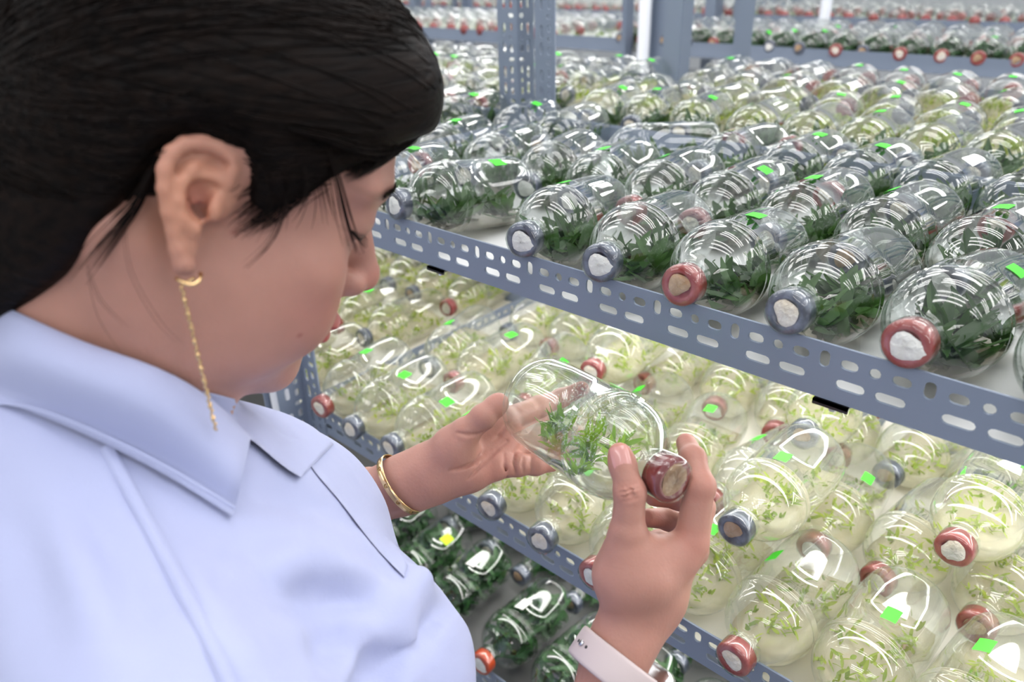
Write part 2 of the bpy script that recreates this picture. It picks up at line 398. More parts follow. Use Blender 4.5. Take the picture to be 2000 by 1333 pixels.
def cotton_mesh(mat, seed, r0=.0102, off=(0, 0)):
    rg = np.random.default_rng(seed); V, F = [], []; seg = 16; rings = 5
    ph = rg.uniform(0, 6.28, 4)
    for i in range(rings+1):
        t = i/rings
        for k in range(seg):
            a = 2*math.pi*k/seg
            rr = r0*(1-t)*(1+.12*math.sin(2*a+ph[0])+.10*math.sin(3*a+ph[1]))
            V.append((.0895+.0022*math.sqrt(max(0, 1-(1-t)**2))+rg.normal(0, .0003), rr*math.cos(a)+off[0], rr*math.sin(a)+off[1]))
    for i in range(rings):
        for k in range(seg):
            k2 = (k+1) % seg; F.append((i*seg+k, i*seg+k2, (i+1)*seg+k2, (i+1)*seg+k))
    return mesh_from('cotton_plug', V, F, mat)
ME_COTTON = [cotton_mesh(M_COTTON, 1), cotton_mesh(M_COTTON_W, 2, .0115, (.001, -.002)), cotton_mesh(M_COTTON_B, 3, .0095, (-.001, .001)), cotton_mesh(M_COTTON, 4, .012, (.001, .0))]
def film_mesh():
    rg = np.random.default_rng(5); V, F = [], []; seg = 40
    prof = [(.0665, .0160), (.070, .0168), (.075, .0177), (.082, .0178), (.088, .0177), (.0912, .0166), (.0925, .0120), (.0926, .006), (.0926, .0004)]
    for i, (x, r) in enumerate(prof):
        for k in range(seg):
            a = 2*math.pi*k/seg; rr = r*(1+.02*rg.normal()*(1 if i in (0, 1) else .35)); V.append((x+rg.normal(0, .0002), rr*math.cos(a), rr*math.sin(a)))
    for i in range(len(prof)-1):
        for k in range(seg):
            k2 = (k+1) % seg; F.append((i*seg+k, (i+1)*seg+k, (i+1)*seg+k2, i*seg+k2))
    return mesh_from('film_wrap', V, F, M_FILM)
ME_FILM = film_mesh()
def gel_mesh(mat, level, x0=-.086, x1=.05, rough=.0006, seed=0):
    rg = np.random.default_rng(seed); V, F = [], []; n = 14; seg = 12
    for i in range(n+1):
        x = x0 + (x1-x0)*i/n; r = inner_r(x)-.0012
        lv = min(level, -r*.15)
        if r <= abs(lv): lv = -r*.98
        a0 = math.asin(max(-1, min(1, lv/r)))
        half = math.sqrt(max(0, r*r-lv*lv))
        for k in range(seg+1):
            a = math.pi-a0 + (math.pi+2*a0)*k/seg
            V.append((x, r*math.cos(a), r*math.sin(a)))
        for k in range(1, 5):
            t = k/5; V.append((x, half-2*half*t, lv+rg.normal(0, rough)+.0007*math.sin(x*230+t*5)))
    m = seg+1+4
    for i in range(n):
        for k in range(m):
            k2 = (k+1) % m; F.append((i*m+k, i*m+k2, (i+1)*m+k2, (i+1)*m+k))
    F.append(tuple(reversed(range(m)))); F.append(tuple(n*m+k for k in range(m)))
    return mesh_from('agar_gel', V, F, mat)
def leaves_mesh(name, mat, seed, clumps, per, ln, wd, lift, level, spread=.5, xr=(-.078, .045), curl=.8, fill=False):
    """leaf blades growing in clumps out of the gel, kept inside the glass"""
    rg = np.random.default_rng(seed); V, F, S = [], [], []
    for c in range(clumps):
        cx = rg.uniform(*xr); r = inner_r(cx)-.004
        hw = math.sqrt(max(1e-6, r*r-level*level))*.85
        cyy = rg.uniform(-hw, hw); cz = level
        if fill: cz = rg.uniform(level, .022); cyy = rg.uniform(-1, 1)*math.sqrt(max(1e-6, r*r-cz*cz))*.9
        sh = rg.uniform(0, .75)
        for p in range(per):
            a = rg.uniform(0, 2*math.pi); el = rg.uniform(*lift); L = rg.uniform(*ln); w = rg.uniform(*wd)
            d = np.array([math.cos(a)*math.cos(el), math.sin(a)*math.cos(el), math.sin(el)])
            sd = np.cross(d, [0, 0, 1.]); sd /= (np.linalg.norm(sd)+1e-9)
            tw = rg.uniform(-.7, .7); upv = np.cross(sd, d); sd = sd*math.cos(tw)+upv*math.sin(tw)
            pos = np.array([cx, cyy, cz])+rg.normal(0, spread*.004, 3); cu = rg.uniform(-.3, 1)*curl; n0 = len(V); st = 5
            for i in range(st+1):
                t = i/st
                wv = w*(math.sin(math.pi*(t*.88+.10))**.8)
                for s in (-1, 0, 1):
                    q = pos + sd*s*wv/2 + (np.array([0, 0, -.14*w*(1-abs(s))]))
                    rr = inner_r(max(-.086, min(.06, q[0])))-.0022
                    q[0] = max(-.085, min(.062, q[0]))
                    m_ = math.hypot(q[1], q[2])
                    if m_ > rr: q[1] *= rr/m_; q[2] *= rr/m_
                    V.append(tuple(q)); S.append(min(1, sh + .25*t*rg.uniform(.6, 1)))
                d = d + np.array([0, 0, -cu/st*.9]); d /= np.linalg.norm(d); pos = pos + d*L/st
            for i in range(st):
                for s in (0, 1):
                    k = n0+i*3+s; F.append((k, k+1, k+4, k+3))
    me = mesh_from(name, V, F, mat)
    at_ = me.attributes.new('shade', 'FLOAT', 'POINT'); at_.data.foreach_set('value', S)
    return me
LV_D, LV_P = -.027, -.014
ME_GEL_D = gel_mesh(M_GEL, LV_D); ME_GEL_P = gel_mesh(M_GEL_PALE, LV_P, rough=.0012)
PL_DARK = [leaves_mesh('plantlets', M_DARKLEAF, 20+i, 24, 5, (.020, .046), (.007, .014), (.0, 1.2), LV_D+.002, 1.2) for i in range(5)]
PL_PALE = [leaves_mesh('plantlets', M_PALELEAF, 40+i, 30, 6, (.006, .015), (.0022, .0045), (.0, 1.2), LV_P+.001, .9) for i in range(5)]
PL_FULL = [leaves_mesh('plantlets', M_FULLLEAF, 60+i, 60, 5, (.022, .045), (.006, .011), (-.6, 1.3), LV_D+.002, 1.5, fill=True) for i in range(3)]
def sticker_mesh(mat, name, w=.013, l=.018, skew=.003):
    V, F = [], []; n = 4
    for i in range(n+1):
        for j in (0, 1):
            a = math.pi/2 + (i/n-.5)*w/(BR+.0006); x = (j-.5)*l + (i/n-.5)*skew
            V.append((x, (BR+.0007)*math.cos(a), (BR+.0007)*math.sin(a)))
    for i in range(n):
        F.append((i*2, i*2+1, i*2+3, i*2+2))
    return mesh_from(name, V, F, mat)
ME_ST = {'green': sticker_mesh(M_STICK, 'tape_tag'), 'yellow': sticker_mesh(M_STICK_Y, 'tape_tag', .016, .022), 'white': sticker_mesh(M_STICK_W, 'tape_tag', .014, .024), 'pink': sticker_mesh(M_STICK_P, 'tape_tag')}
NAME = 'culture_bottle'
ORD = ['first', 'second', 'third', 'fourth', 'fifth', 'sixth', 'seventh', 'eighth', 'ninth', 'tenth', 'eleventh', 'twelfth', 'thirteenth', 'fourteenth', 'fifteenth', 'sixteenth', 'seventeenth', 'eighteenth', 'nineteenth', 'twentieth']
N_B = [0]
def bottle(x, y, z, a, kind, cap, label, group, tilt=0.0, roll=None, detail=2, st='green', sang=None, cot=None, lift=0.0):
    """x, y: middle of the bottle; a: heading from stopper to base; z: what the bottle lies on"""
    N_B[0] += 1; k = N_B[0]
    rg = random.Random(k*77+3)
    r = empty(NAME, (x*U, y*U, z+BR*BS+lift)); r.scale = (BS, BS, BS)
    r.rotation_mode = 'XYZ'
    r.rotation_euler = (rg.uniform(-.25, .25) if roll is None else roll, -tilt, math.radians(a)+math.pi)
    tag(r, label, 'bottle', group)
    g = ME_GLASS if kind in ('dark', 'full') else ME_GLASS_MIST
    if detail < 2: g = ME_GLASS_FAR
    obj('glass', g, r)
    c = obj('stopper', ME_CAPS[cap], r)
    obj('cotton_plug', ME_COTTON[rg.randrange(4) if cot is None else cot], c)
    if detail >= 2: obj('film_wrap', ME_FILM, c)
    if kind == 'pale': obj('agar_gel', ME_GEL_P, r); obj('plantlets', PL_PALE[k % 5], r)
    elif kind == 'dark': obj('agar_gel', ME_GEL_D, r); obj('plantlets', PL_DARK[k % 5], r)
    else: obj('plantlets', PL_FULL[k % 3], r)
    if st:
        s = obj('tape_tag', ME_ST[st], r); s.rotation_euler = (rg.uniform(-.7, .5) if sang is None else sang, 0, 0); s.location = (rg.uniform(-.045, .0), 0, 0)
    return r

def relax(items, R=.0468, it=60):
    """push bottles lying on one board apart until none overlap"""
    P = np.array([(i[0], i[1]) for i in items], float); A = np.radians([i[2] for i in items])
    offs = [(.054, R), (.020, R), (-.014, R), (-.053, R*.62), (-.088, R*.42)]   # base .. stopper
    for _ in range(it):
        C = [np.stack([P[:, 0]+np.cos(A)*o, P[:, 1]+np.sin(A)*o], 1) for o, _r in offs]
        mv = np.zeros_like(P); moved = False
        for i in range(len(P)):
            for j in range(i):
                if abs(P[i]-P[j]).max() > .22: continue
                for ci, (oi, ri) in zip(C, offs):
                    for cj, (oj, rj) in zip(C, offs):
                        d = ci[i]-cj[j]; n = math.hypot(*d); need = ri+rj-n
                        if need > 0.0003:
                            u = d/(n+1e-9); mv[i] += u*need*.3; mv[j] -= u*need*.3; moved = True
        if not moved: break
        P += np.clip(mv, -.012, .012)
    return [(float(P[k][0]), float(P[k][1]), it_[2]) + tuple(it_[3:]) for k, it_ in enumerate(items)]

def row_labels(rows, shelf, note=''):
    """rows: list of rows (front to back) of items; returns labels in order"""
    pass

# upper tier of the nearest rack: rows from the front beam backwards
A_ROWS = [
 [(-.815, .668, 106), (-.705, .668, 83), (-.523, .668, 100), (-.418, .668, 97), (-.320, .668, 91), (-.218, .668, 88), (-.118, .668, 84), (-.020, .668, 82), (.080, .668, 88)],
 [(-.930, .864, 106), (-.820, .864, 101), (-.710, .860, 103), (-.612, .858, 97), (-.520, .866, 94), (-.430, .868, 90), (-.331, .868, 88), (-.236, .868, 84), (-.138, .864, 82), (-.036, .864, 86), (.065, .864, 88)],
 [(-.950, 1.054, 105), (-.850, 1.054, 101), (-.660, 1.050, 40), (-.525, 1.058, 84), (-.430, 1.058, 87), (-.335, 1.058, 84), (-.240, 1.058, 82), (-.143, 1.058, 85), (-.045, 1.058, 88)],
]
A_REAR = [[(-.930, 1.296, 101), (-.830, 1.296, 103), (-.722, 1.296, 101), (-.604, 1.296, 93), (-.505, 1.296, 92), (-.410, 1.296, 89), (-.318, 1.296, 85), (-.223, 1.296, 83), (-.125, 1.296, 86)]]
ROWN = ['front', 'second', 'third', 'rear']
CAPS_A0 = ['grey', 'grey', 'grey', 'grey', 'red', 'grey', 'red', 'grey', 'grey']
COT_A0 = [0, 1, 1, 1, 2, 0, 1, 1, 0]
def shelf_items(rows): return [(x, y, a, ri, i) for ri, r in enumerate(rows) for i, (x, y, a) in enumerate(r)]
rgA = random.Random(5)
FRONT_Y = {}
for (x, y, a, ri, i) in relax(shelf_items(A_ROWS)):
    cap = CAPS_A0[i] if ri == 0 else rgA.choice(['grey', 'grey', 'red'])
    lab = 'clear bottle of dark leaves, %s from the face in the %s upper row' % (ORD[i], ROWN[ri])
    if ri == 0:
        lab = 'bottle of dark leaves, %s stopper over the upper beam, %s from the face' % (cap, ORD[i])
    tilt = .105 if ri == 0 else 0.0
    bottle(x, y, Z_A-BOARD, a, 'dark', cap, lab, 'bottles on the upper shelf', tilt=tilt, lift=.0075 if ri == 0 else 0, st='green' if rgA.random() < .8 else None, cot=COT_A0[i] if ri == 0 else None)

for (x, y, a, ri, i) in relax(shelf_items(A_REAR)):
    bottle(x, y, Z_A-BOARD, a, 'dark', rgA.choice(['grey', 'grey', 'red']), 'clear bottle of dark leaves, %s from the tall posts in the rear upper row' % ORD[i], 'bottles on the upper shelf', st='green' if rgA.random() < .6 else None)
# middle tier
xs2 = [-.93, -.83, -.73, -.63, -.53, -.43, -.33, -.235, -.14, -.045, .055]
B_ROWS = [
 [(-.965, .668, 100), (-.872, .668, 97), (-.782, .668, 91), (-.690, .668, 94), (-.596, .668, 99), (-.500, .668, 97), (-.405, .668, 91), (-.304, .668, 89), (-.212, .668, 86), (-.118, .668, 87), (-.022, .668, 83)],
 [(x, .862, 90+12*rgA.uniform(-1, 1)-18*(x+.4)) for x in xs2],
 [(x+.04, 1.057, 90+14*rgA.uniform(-1, 1)-18*(x+.4)) for x in xs2],
 [(x+.01, 1.300, 90+10*rgA.uniform(-1, 1)-18*(x+.4)) for x in xs2[:-2]],
]
CAPS_B0 = ['red', 'grey', 'grey', 'red', 'grey', 'grey', 'red', 'red', 'red', 'grey', 'red']
B_ROWS = [[(x*.978, y-.022*(ri < 3), a) for x, y, a in r] for ri, r in enumerate(B_ROWS)]
for (x, y, a, ri, i) in relax(shelf_items(B_ROWS)):
    cap = CAPS_B0[i] if ri == 0 else rgA.choice(['grey', 'red', 'red'])
    lab = 'misted bottle of pale sprouts, %s from the conduit in the %s middle row' % (ORD[i], ROWN[ri])
    if ri == 0: lab = 'bottle of pale sprouts, %s stopper at the middle beam, %s from the conduit' % (cap, ORD[i])
    bottle(x, y, Z_B-(BOARD_B if ri < 3 else BOARD), a, 'pale', cap, lab, 'bottles on the middle shelf', tilt=0.0)
for (x, y, a, cap, nm) in ((-.260, .72, 89, 'grey', 'just past the woman\'s wrist'), (-.070, .84, 86, 'red', 'nearest the picture edge'), (-.285, .94, 92, 'grey', 'second from the wrist'), (-.60, .90, 96, 'red', 'behind the held bottle')):
    bottle(x, y, Z_B-BOARD_B, a, 'pale', cap, 'misted bottle with %s stopper lying on other middle bottles, %s' % (cap, nm), 'bottles on the middle shelf', lift=.066, tilt=.03)
# lower tier, crammed with leaves
C_ROWS = [
 [(-.965, .668, 97), (-.862, .668, 97), (-.758, .668, 97), (-.61, .668, 93), (-.50, .668, 90), (-.40, .668, 92), (-.30, .668, 90)],
 [(-.90, .855, 95), (-.80, .86, 99), (-.70, .86, 88), (-.594, .862, 88), (-.49, .86, 92), (-.39, .86, 90), (-.29, .86, 88)],
 [(-.90, 1.05, 92), (-.80, 1.05, 95), (-.70, 1.045, 88), (-.6, 1.05, 90), (-.5, 1.05, 92)],
]
for (x, y, a, ri, i) in relax(shelf_items(C_ROWS)):
    cap = 'orange' if ri == 0 and i in (3, 4) else 'grey'
    lab = 'bottle crammed with leaves, %s from the shirt in the %s lower row' % (ORD[i], ROWN[ri])
    st = {0: 'white', 1: 'yellow', 2: 'white', 3: 'white', 4: None}[(ri*3+i) % 5]
    bottle(x, y, Z_C-BOARD, a, 'full', cap, lab, 'bottles on the lower shelf', tilt=.105 if ri == 0 else 0, lift=.0075 if ri == 0 else 0, st=st)
# racks behind and beside
def far_shelf(rows, z, kind, lab, grp, detail, caps=('red', 'grey')):
    for (x, y, a, ri, i) in relax(shelf_items(rows), it=12):
        bottle(x, y, z-BOARD, a, kind if isinstance(kind, str) else kind[ri], rgA.choice(caps), lab % (ORD[i % 20], ROWN[ri % 4]), grp, detail=detail, st='green' if rgA.random() < .5 else None)
far_shelf([[(-.95+.102*i, RY1+.315+.008*rgA.uniform(-1, 1), -90+12*rgA.uniform(-1, 1)) for i in range(11)],
           [(-.91+.102*i, RY1+.503, -90+10*rgA.uniform(-1, 1)) for i in range(11)], [(-.95+.102*i, RY1+.69, -90+10*rgA.uniform(-1, 1)) for i in range(12)]], Z_A, 'pale',
          'pale bottle behind the upper shelf, %s from the tall posts, %s row', 'pale bottles on the rear rack', 1)
far_shelf([[(XL-.105-.100*i, YF+.11, 96+8*rgA.uniform(-1, 1)) for i in range(4)], [(XL-.105-.100*i, YF+.30, 96+8*rgA.uniform(-1, 1)) for i in range(6)], [(XL-.105-.100*i, YF+.487, 98+8*rgA.uniform(-1, 1)) for i in range(7)]], Z_A, 'dark',
          'dark bottle behind the forehead, %s from the tall posts, %s row', 'bottles on the adjoining rack', 1)
far_shelf([[(XL-.105-.100*i, YF+.11, 96+8*rgA.uniform(-1, 1)) for i in range(4)], [(XL-.105-.100*i, YF+.30, 96+8*rgA.uniform(-1, 1)) for i in range(6)], [(XL-.105-.100*i, YF+.487, 98+8*rgA.uniform(-1, 1)) for i in range(6)]], Z_B, 'pale',
          'pale bottle on the adjoining rack, %s from the conduit, %s row', 'bottles on the adjoining rack', 1)
far_shelf([[(XL-.105-.100*i, RY1+.12, 98+8*rgA.uniform(-1, 1)) for i in range(12)], [(XL-.105-.100*i, RY1+.31, 98+8*rgA.uniform(-1, 1)) for i in range(12)], [(XL-.105-.100*i, RY1+.50, 98+8*rgA.uniform(-1, 1)) for i in range(12)]], Z_A, ['dark', 'pale', 'pale'],
          'bottle on the rack beyond the tall posts, %s along its %s row', 'bottles beyond the tall posts', 1)
far_shelf([[(.15-.101*i, RY2+.10, 90+6*rgA.uniform(-1, 1)) for i in range(20)], [(.12-.101*i, RY2+.29, 90+8*rgA.uniform(-1, 1)) for i in range(20)]], Z_A, ['full', 'dark'],
          'small distant bottle across the far aisle, %s along its %s row', 'bottles across the far aisle', 1)
# the furthest bottles, too small and too many to tell apart
def far_mass():
    spots = []
    for z, x0, x1, y0 in ((Z_A, -6.4, -1.95, RY2+.10), (Z_A, -6.4, -1.95, RY2+.29), (Z_A, -6.4, .3, RY2+.50), (Z_B, -5, -.6, RY2+.12), (Z_B, -5, -.6, RY2+.35), (Z_A, -9.2, .3, 3.86), (Z_A, -9.2, .3, 4.05), (Z_A, -9.2, .3, 4.25), (Z_B, -7, -.3, 3.87), (Z_A, -4.9, -2.4, RY1+.2), (Z_A, -4.9, -2.4, RY1+.45), (Z_A, -4.9, -1.9, YF+.35)):
        n = int((x1-x0)/.103)
        spots += [(x0+.103*i, y0+rgA.uniform(-.02, .02), z-BOARD+BR*BS, 90+rgA.uniform(-12, 12)) for i in range(n)]
    sel = [p for k, p in enumerate(PROF) if k in (0, 3, 6, 10, 18, 20, 22, 25, 31)]
    g, c, l = MB(), MB(), MB(); seg = 10
    gv, gf = [], []
    for x, r in sel:
        for k in range(seg): gv.append(Vector((x, max(r, .001)*math.cos(6.2832*k/seg), max(r, .001)*math.sin(6.2832*k/seg))))
    for i in range(len(sel)-1):
        for k in range(seg): k2 = (k+1) % seg; gf.append((i*seg+k, (i+1)*seg+k, (i+1)*seg+k2, i*seg+k2))
    for (x, y, z, a) in spots:
        m = Matrix.Translation((x*U, y*U, z)) @ Matrix.Rotation(math.radians(a)+math.pi, 4, 'Z') @ Matrix.Scale(BS, 4)
        g.add([m @ v for v in gv], gf)
        c.tube([m @ Vector((.074, 0, 0)), m @ Vector((.092, 0, 0))], .017, 8)
        for q in range(7):
            p0 = Vector((rgA.uniform(-.075, .03), rgA.uniform(-.024, .024), rgA.uniform(-.034, -.02)))
            d = Vector((rgA.uniform(-1, 1), rgA.uniform(-1, 1), rgA.uniform(.2, 1.6))).normalized()*rgA.uniform(.012, .026); s = d.cross(Vector((rgA.uniform(-1, 1), rgA.uniform(-1, 1), .1))).normalized()*.007
            l.add([m @ (p0-s), m @ (p0+s), m @ (p0+d)], [(0, 1, 2)])
    r = empty('distant_bottles', (0, 0, 0)); tag(r, 'mass of small blurred bottles filling the furthest racks', 'bottles', None, 'stuff')
    g.build('glass', M_GLASS_FAR, r, True); c.build('stoppers', M_RED, r, True); l.build('plantlets', M_PALELEAF, r, True)
far_mass()
# ------------------------------------------------------------------ sculpting in distance fields
class Field:
    """a signed distance field on a grid; shapes are blended in, then meshed"""
    def __init__(self, lo, hi, h):
        self.lo = np.array(lo, np.float32); self.h = h
        self.n = np.ceil((np.array(hi)-self.lo)/h).astype(int)+1
        self.d = np.full(tuple(self.n), 1.0, np.float32)
    def block(self, lo, hi):
        i0 = np.clip(np.floor((np.array(lo)-self.lo)/self.h).astype(int), 0, self.n-1)
        i1 = np.clip(np.ceil((np.array(hi)-self.lo)/self.h).astype(int)+1, 1, self.n)
        if (i1 <= i0).any(): return None
        ax = [self.lo[k]+self.h*np.arange(i0[k], i1[k], dtype=np.float32) for k in range(3)]
        s = tuple(slice(i0[k], i1[k]) for k in range(3))
        return s, ax[0][:, None, None], ax[1][None, :, None], ax[2][None, None, :]
    def _mix(self, s, d, k, sub=False):
        a = self.d[s]
        if sub:
            hh = np.clip(.5-.5*(a+d)/k, 0, 1) if k > 0 else 0
            self.d[s] = (a*(1-hh)-d*hh + k*hh*(1-hh)) if k > 0 else np.maximum(a, -d)
        else:
            if k > 0:
                hh = np.clip(.5+.5*(a-d)/k, 0, 1); self.d[s] = a*(1-hh)+d*hh - k*hh*(1-hh)
            else: self.d[s] = np.minimum(a, d)
    def ell(self, c, r, k=.01, sub=False, R=None, pad=None):
        c = np.array(c, float); r = np.array(r, float)*np.ones(3); m = r.max()+(pad if pad else .012+2*k)
        b = self.block(c-m, c+m)
        if b is None: return
        s, x, y, z = b; x = x-c[0]; y = y-c[1]; z = z-c[2]
        if R is not None:
            R = np.array(R, float); x, y, z = (R[0][0]*x+R[0][1]*y+R[0][2]*z, R[1][0]*x+R[1][1]*y+R[1][2]*z, R[2][0]*x+R[2][1]*y+R[2][2]*z)
        k0 = np.sqrt((x/r[0])**2+(y/r[1])**2+(z/r[2])**2)+1e-9
        k1 = np.sqrt((x/r[0]**2)**2+(y/r[1]**2)**2+(z/r[2]**2)**2)+1e-9
        self._mix(s, (k0*(k0-1)/k1).astype(np.float32), k, sub)
    def cap(self, a, b, ra, rb=None, k=.006, sub=False, flat=None):
        a = np.array(a, float); b = np.array(b, float); rb = ra if rb is None else rb
        m = max(ra, rb)+.008+2*k
        bl = self.block(np.minimum(a, b)-m, np.maximum(a, b)+m)
        if bl is None: return
        s, x, y, z = bl; ba = b-a; L2 = (ba@ba)+1e-12
        x = x-a[0]; y = y-a[1]; z = z-a[2]
        t = np.clip((x*ba[0]+y*ba[1]+z*ba[2])/L2, 0, 1)
        qx, qy, qz = x-ba[0]*t, y-ba[1]*t, z-ba[2]*t
        if flat is not None:            # flatten along a direction
            n, f = np.array(flat[0], float), flat[1]; dn = qx*n[0]+qy*n[1]+qz*n[2]
            qx = qx+n[0]*dn*(f-1); qy = qy+n[1]*dn*(f-1); qz = qz+n[2]*dn*(f-1)
        d = np.sqrt(qx*qx+qy*qy+qz*qz)-(ra+(rb-ra)*t)
        self._mix(s, d.astype(np.float32), k, sub)
    def chain(self, pts, rads, k=.006, sub=False, flat=None):
        for i in range(len(pts)-1): self.cap(pts[i], pts[i+1], rads[i], rads[i+1], k, sub, flat)
    def half(self, p, n, k=.004):
        """keep only the side behind plane p, n"""
        s, x, y, z = self.block(self.lo, self.lo+self.h*self.n)
        d = (p[0]-x)*n[0]+(p[1]-y)*n[1]+(p[2]-z)*n[2]
        self._mix(s, np.broadcast_to(d, self.d.shape).astype(np.float32), k, True)
    def mesh(self):
        d = self.d; ins = d < 0; nx, ny, nz = d.shape
        cs = np.zeros((nx-1, ny-1, nz-1), np.int8)
        for i in (0, 1):
            for j in (0, 1):
                for k in (0, 1): cs += ins[i:nx-1+i, j:ny-1+j, k:nz-1+k]
        act = (cs > 0) & (cs < 8); idx = np.argwhere(act)
        acc = np.zeros((len(idx), 3)); cnt = np.zeros(len(idx)); I, J, K = idx.T
        for ax in range(3):
            for u in (0, 1):
                for v in (0, 1):
                    o0 = [0, 0, 0]; oth = [q for q in range(3) if q != ax]; o0[oth[0]] = u; o0[oth[1]] = v; o1 = list(o0); o1[ax] = 1
                    a = d[I+o0[0], J+o0[1], K+o0[2]]; b = d[I+o1[0], J+o1[1], K+o1[2]]
                    m = (a < 0) != (b < 0); t = np.where(m, a/np.where(m, a-b, 1), 0)
                    p = np.array(o0, float)[None, :].repeat(len(idx), 0); p[:, ax] += t
                    acc[m] += p[m]; cnt[m] += 1
        V = (acc/cnt[:, None]+idx)*self.h+self.lo
        num = np.full(act.shape, -1, np.int64); num[I, J, K] = np.arange(len(idx)); Q = []
        for ax in range(3):
            oth = [q for q in range(3) if q != ax]
            sl0 = [slice(None)]*3; sl1 = [slice(None)]*3; sl0[ax] = slice(0, -1); sl1[ax] = slice(1, None)
            ch = ins[tuple(sl0)] != ins[tuple(sl1)]
            E = np.argwhere(ch); E = E[(E[:, oth[0]] > 0) & (E[:, oth[1]] > 0) & (E[:, oth[0]] < d.shape[oth[0]]-1) & (E[:, oth[1]] < d.shape[oth[1]]-1)]
            def at_(du, dv):
                e = E.copy(); e[:, oth[0]] -= du; e[:, oth[1]] -= dv; return num[e[:, 0], e[:, 1], e[:, 2]]
            q = np.stack([at_(1, 1), at_(0, 1), at_(0, 0), at_(1, 0)], 1)
            fl = ins[tuple(E.T)] if True else None
            if ax == 1: fl = ~fl
            q[~fl] = q[~fl][:, ::-1]; Q.append(q)
        Q = np.concatenate(Q); Q = Q[(Q >= 0).all(1)]
        return V, Q
def smooth_vq(V, Q, it=2, lam=.5):
    E = np.concatenate([Q[:, [0, 1]], Q[:, [1, 2]], Q[:, [2, 3]], Q[:, [3, 0]]]); n = len(V)
    for _ in range(it):
        acc = np.zeros_like(V); c = np.zeros(n)
        for a, b in ((0, 1), (1, 0)):
            for k in range(3): acc[:, k] += np.bincount(E[:, a], V[E[:, b], k], n)
            c += np.bincount(E[:, a], minlength=n)
        V = V*(1-lam)+lam*acc/c[:, None].clip(1)
    return V
def vq_mesh(name, V, Q, mat):
    me = bpy.data.meshes.new(name)
    me.vertices.add(len(V)); me.vertices.foreach_set('co', np.asarray(V, np.float32).ravel())
    me.loops.add(len(Q)*4); me.loops.foreach_set('vertex_index', Q.astype(np.int32).ravel())
    me.polygons.add(len(Q)); me.polygons.foreach_set('loop_start', np.arange(0, len(Q)*4, 4, dtype=np.int32))
    try: me.polygons.foreach_set('loop_total', np.full(len(Q), 4, np.int32))
    except Exception: pass
    me.polygons.foreach_set('use_smooth', np.ones(len(Q), bool))
    me.update(calc_edges=True); me.validate()
    me.materials.append(mat); return me
def grow(c, r=.0): return np.array(c, float)
def npv(v): return np.array((v[0], v[1], v[2]), float)

# ------------------------------------------------------------------ the woman: pose
PSI, PIT, RLL = math.radians(25.5), math.radians(31.5), math.radians(-.5)
EAR_AT = np.array((-.3315, .1510, CZ-.0990))      # right ear canal
def head_axes():
    F = Vector((math.sin(PSI), math.cos(PSI), 0)); R = Vector((math.cos(PSI), -math.sin(PSI), 0)); U = Vector((0, 0, 1))
    F2 = F*math.cos(PIT) - U*math.sin(PIT); U2 = U*math.cos(PIT) + F*math.sin(PIT)
    R2 = R*math.cos(RLL) - U2*math.sin(RLL); U3 = U2*math.cos(RLL) + R*math.sin(RLL)
    return npv(R2), npv(F2), npv(U3)
HX, HY, HZ = head_axes()
HM = np.stack([HX, HY, HZ], 1)                  # local -> world
H0 = EAR_AT - HM @ np.array((.0735, 0, 0))
def h2w(p): return H0 + HM @ np.array(p, float)
def w2h(p): return HM.T @ (np.array(p, float)-H0)
TYAW = math.radians(8)
T0 = np.array((-.400, .090, CZ-.235))           # neck base
TX = np.array((math.cos(TYAW), -math.sin(TYAW), 0)); TY = np.array((math.sin(TYAW), math.cos(TYAW), 0)); TZ = np.array((0, 0, 1.))
TM = np.stack([TX, TY, TZ], 1)
def t2w(p): return T0 + TM @ np.array(p, float)

def skin_material():
    m, nt, p, out = new_mat('skin')
    a = N(nt, 'ShaderNodeAttribute'); a.attribute_name = 'tint'
    tc = N(nt, 'ShaderNodeTexCoord'); n1 = N(nt, 'ShaderNodeTexNoise'); n1.inputs['Scale'].default_value = 35; n1.inputs['Detail'].default_value = 5
    nt.links.new(tc.outputs['Object'], n1.inputs['Vector'])
    mr = N(nt, 'ShaderNodeMapRange'); mr.inputs[1].default_value = .3; mr.inputs[2].default_value = .7; mr.inputs[3].default_value = .92; mr.inputs[4].default_value = 1.06
    nt.links.new(n1.outputs['Fac'], mr.inputs[0])
    mu = N(nt, 'ShaderNodeMixRGB', blend_type='MULTIPLY'); mu.inputs[0].default_value = 1
    nt.links.new(a.outputs['Color'], mu.inputs[1]); nt.links.new(mr.outputs[0], mu.inputs[2]); nt.links.new(mu.outputs[0], p.inputs['Base Color'])
    p.inputs['Roughness'].default_value = .48; p.inputs['Specular IOR Level'].default_value = .38
    p.inputs['Subsurface Weight'].default_value = .22; p.inputs['Subsurface Radius'].default_value = (1.0, .35, .2); p.inputs['Subsurface Scale'].default_value = .004
    n2 = N(nt, 'ShaderNodeTexNoise'); n2.inputs['Scale'].default_value = 420; n2.inputs['Detail'].default_value = 6; nt.links.new(tc.outputs['Object'], n2.inputs['Vector'])
    b = N(nt, 'ShaderNodeBump'); b.inputs['Strength'].default_value = .22; b.inputs['Distance'].default_value = .001
    nt.links.new(n2.outputs['Fac'], b.inputs['Height']); nt.links.new(b.outputs['Normal'], p.inputs['Normal'])
    return m
M_SKIN = skin_material()
SKIN = np.array((.46, .236, .188)); LIP = np.array((.42, .10, .095)); PINK = np.array((.49, .205, .165)); EARC = np.array((.50, .235, .155)); SHADOWRED = np.array((.48, .20, .15))

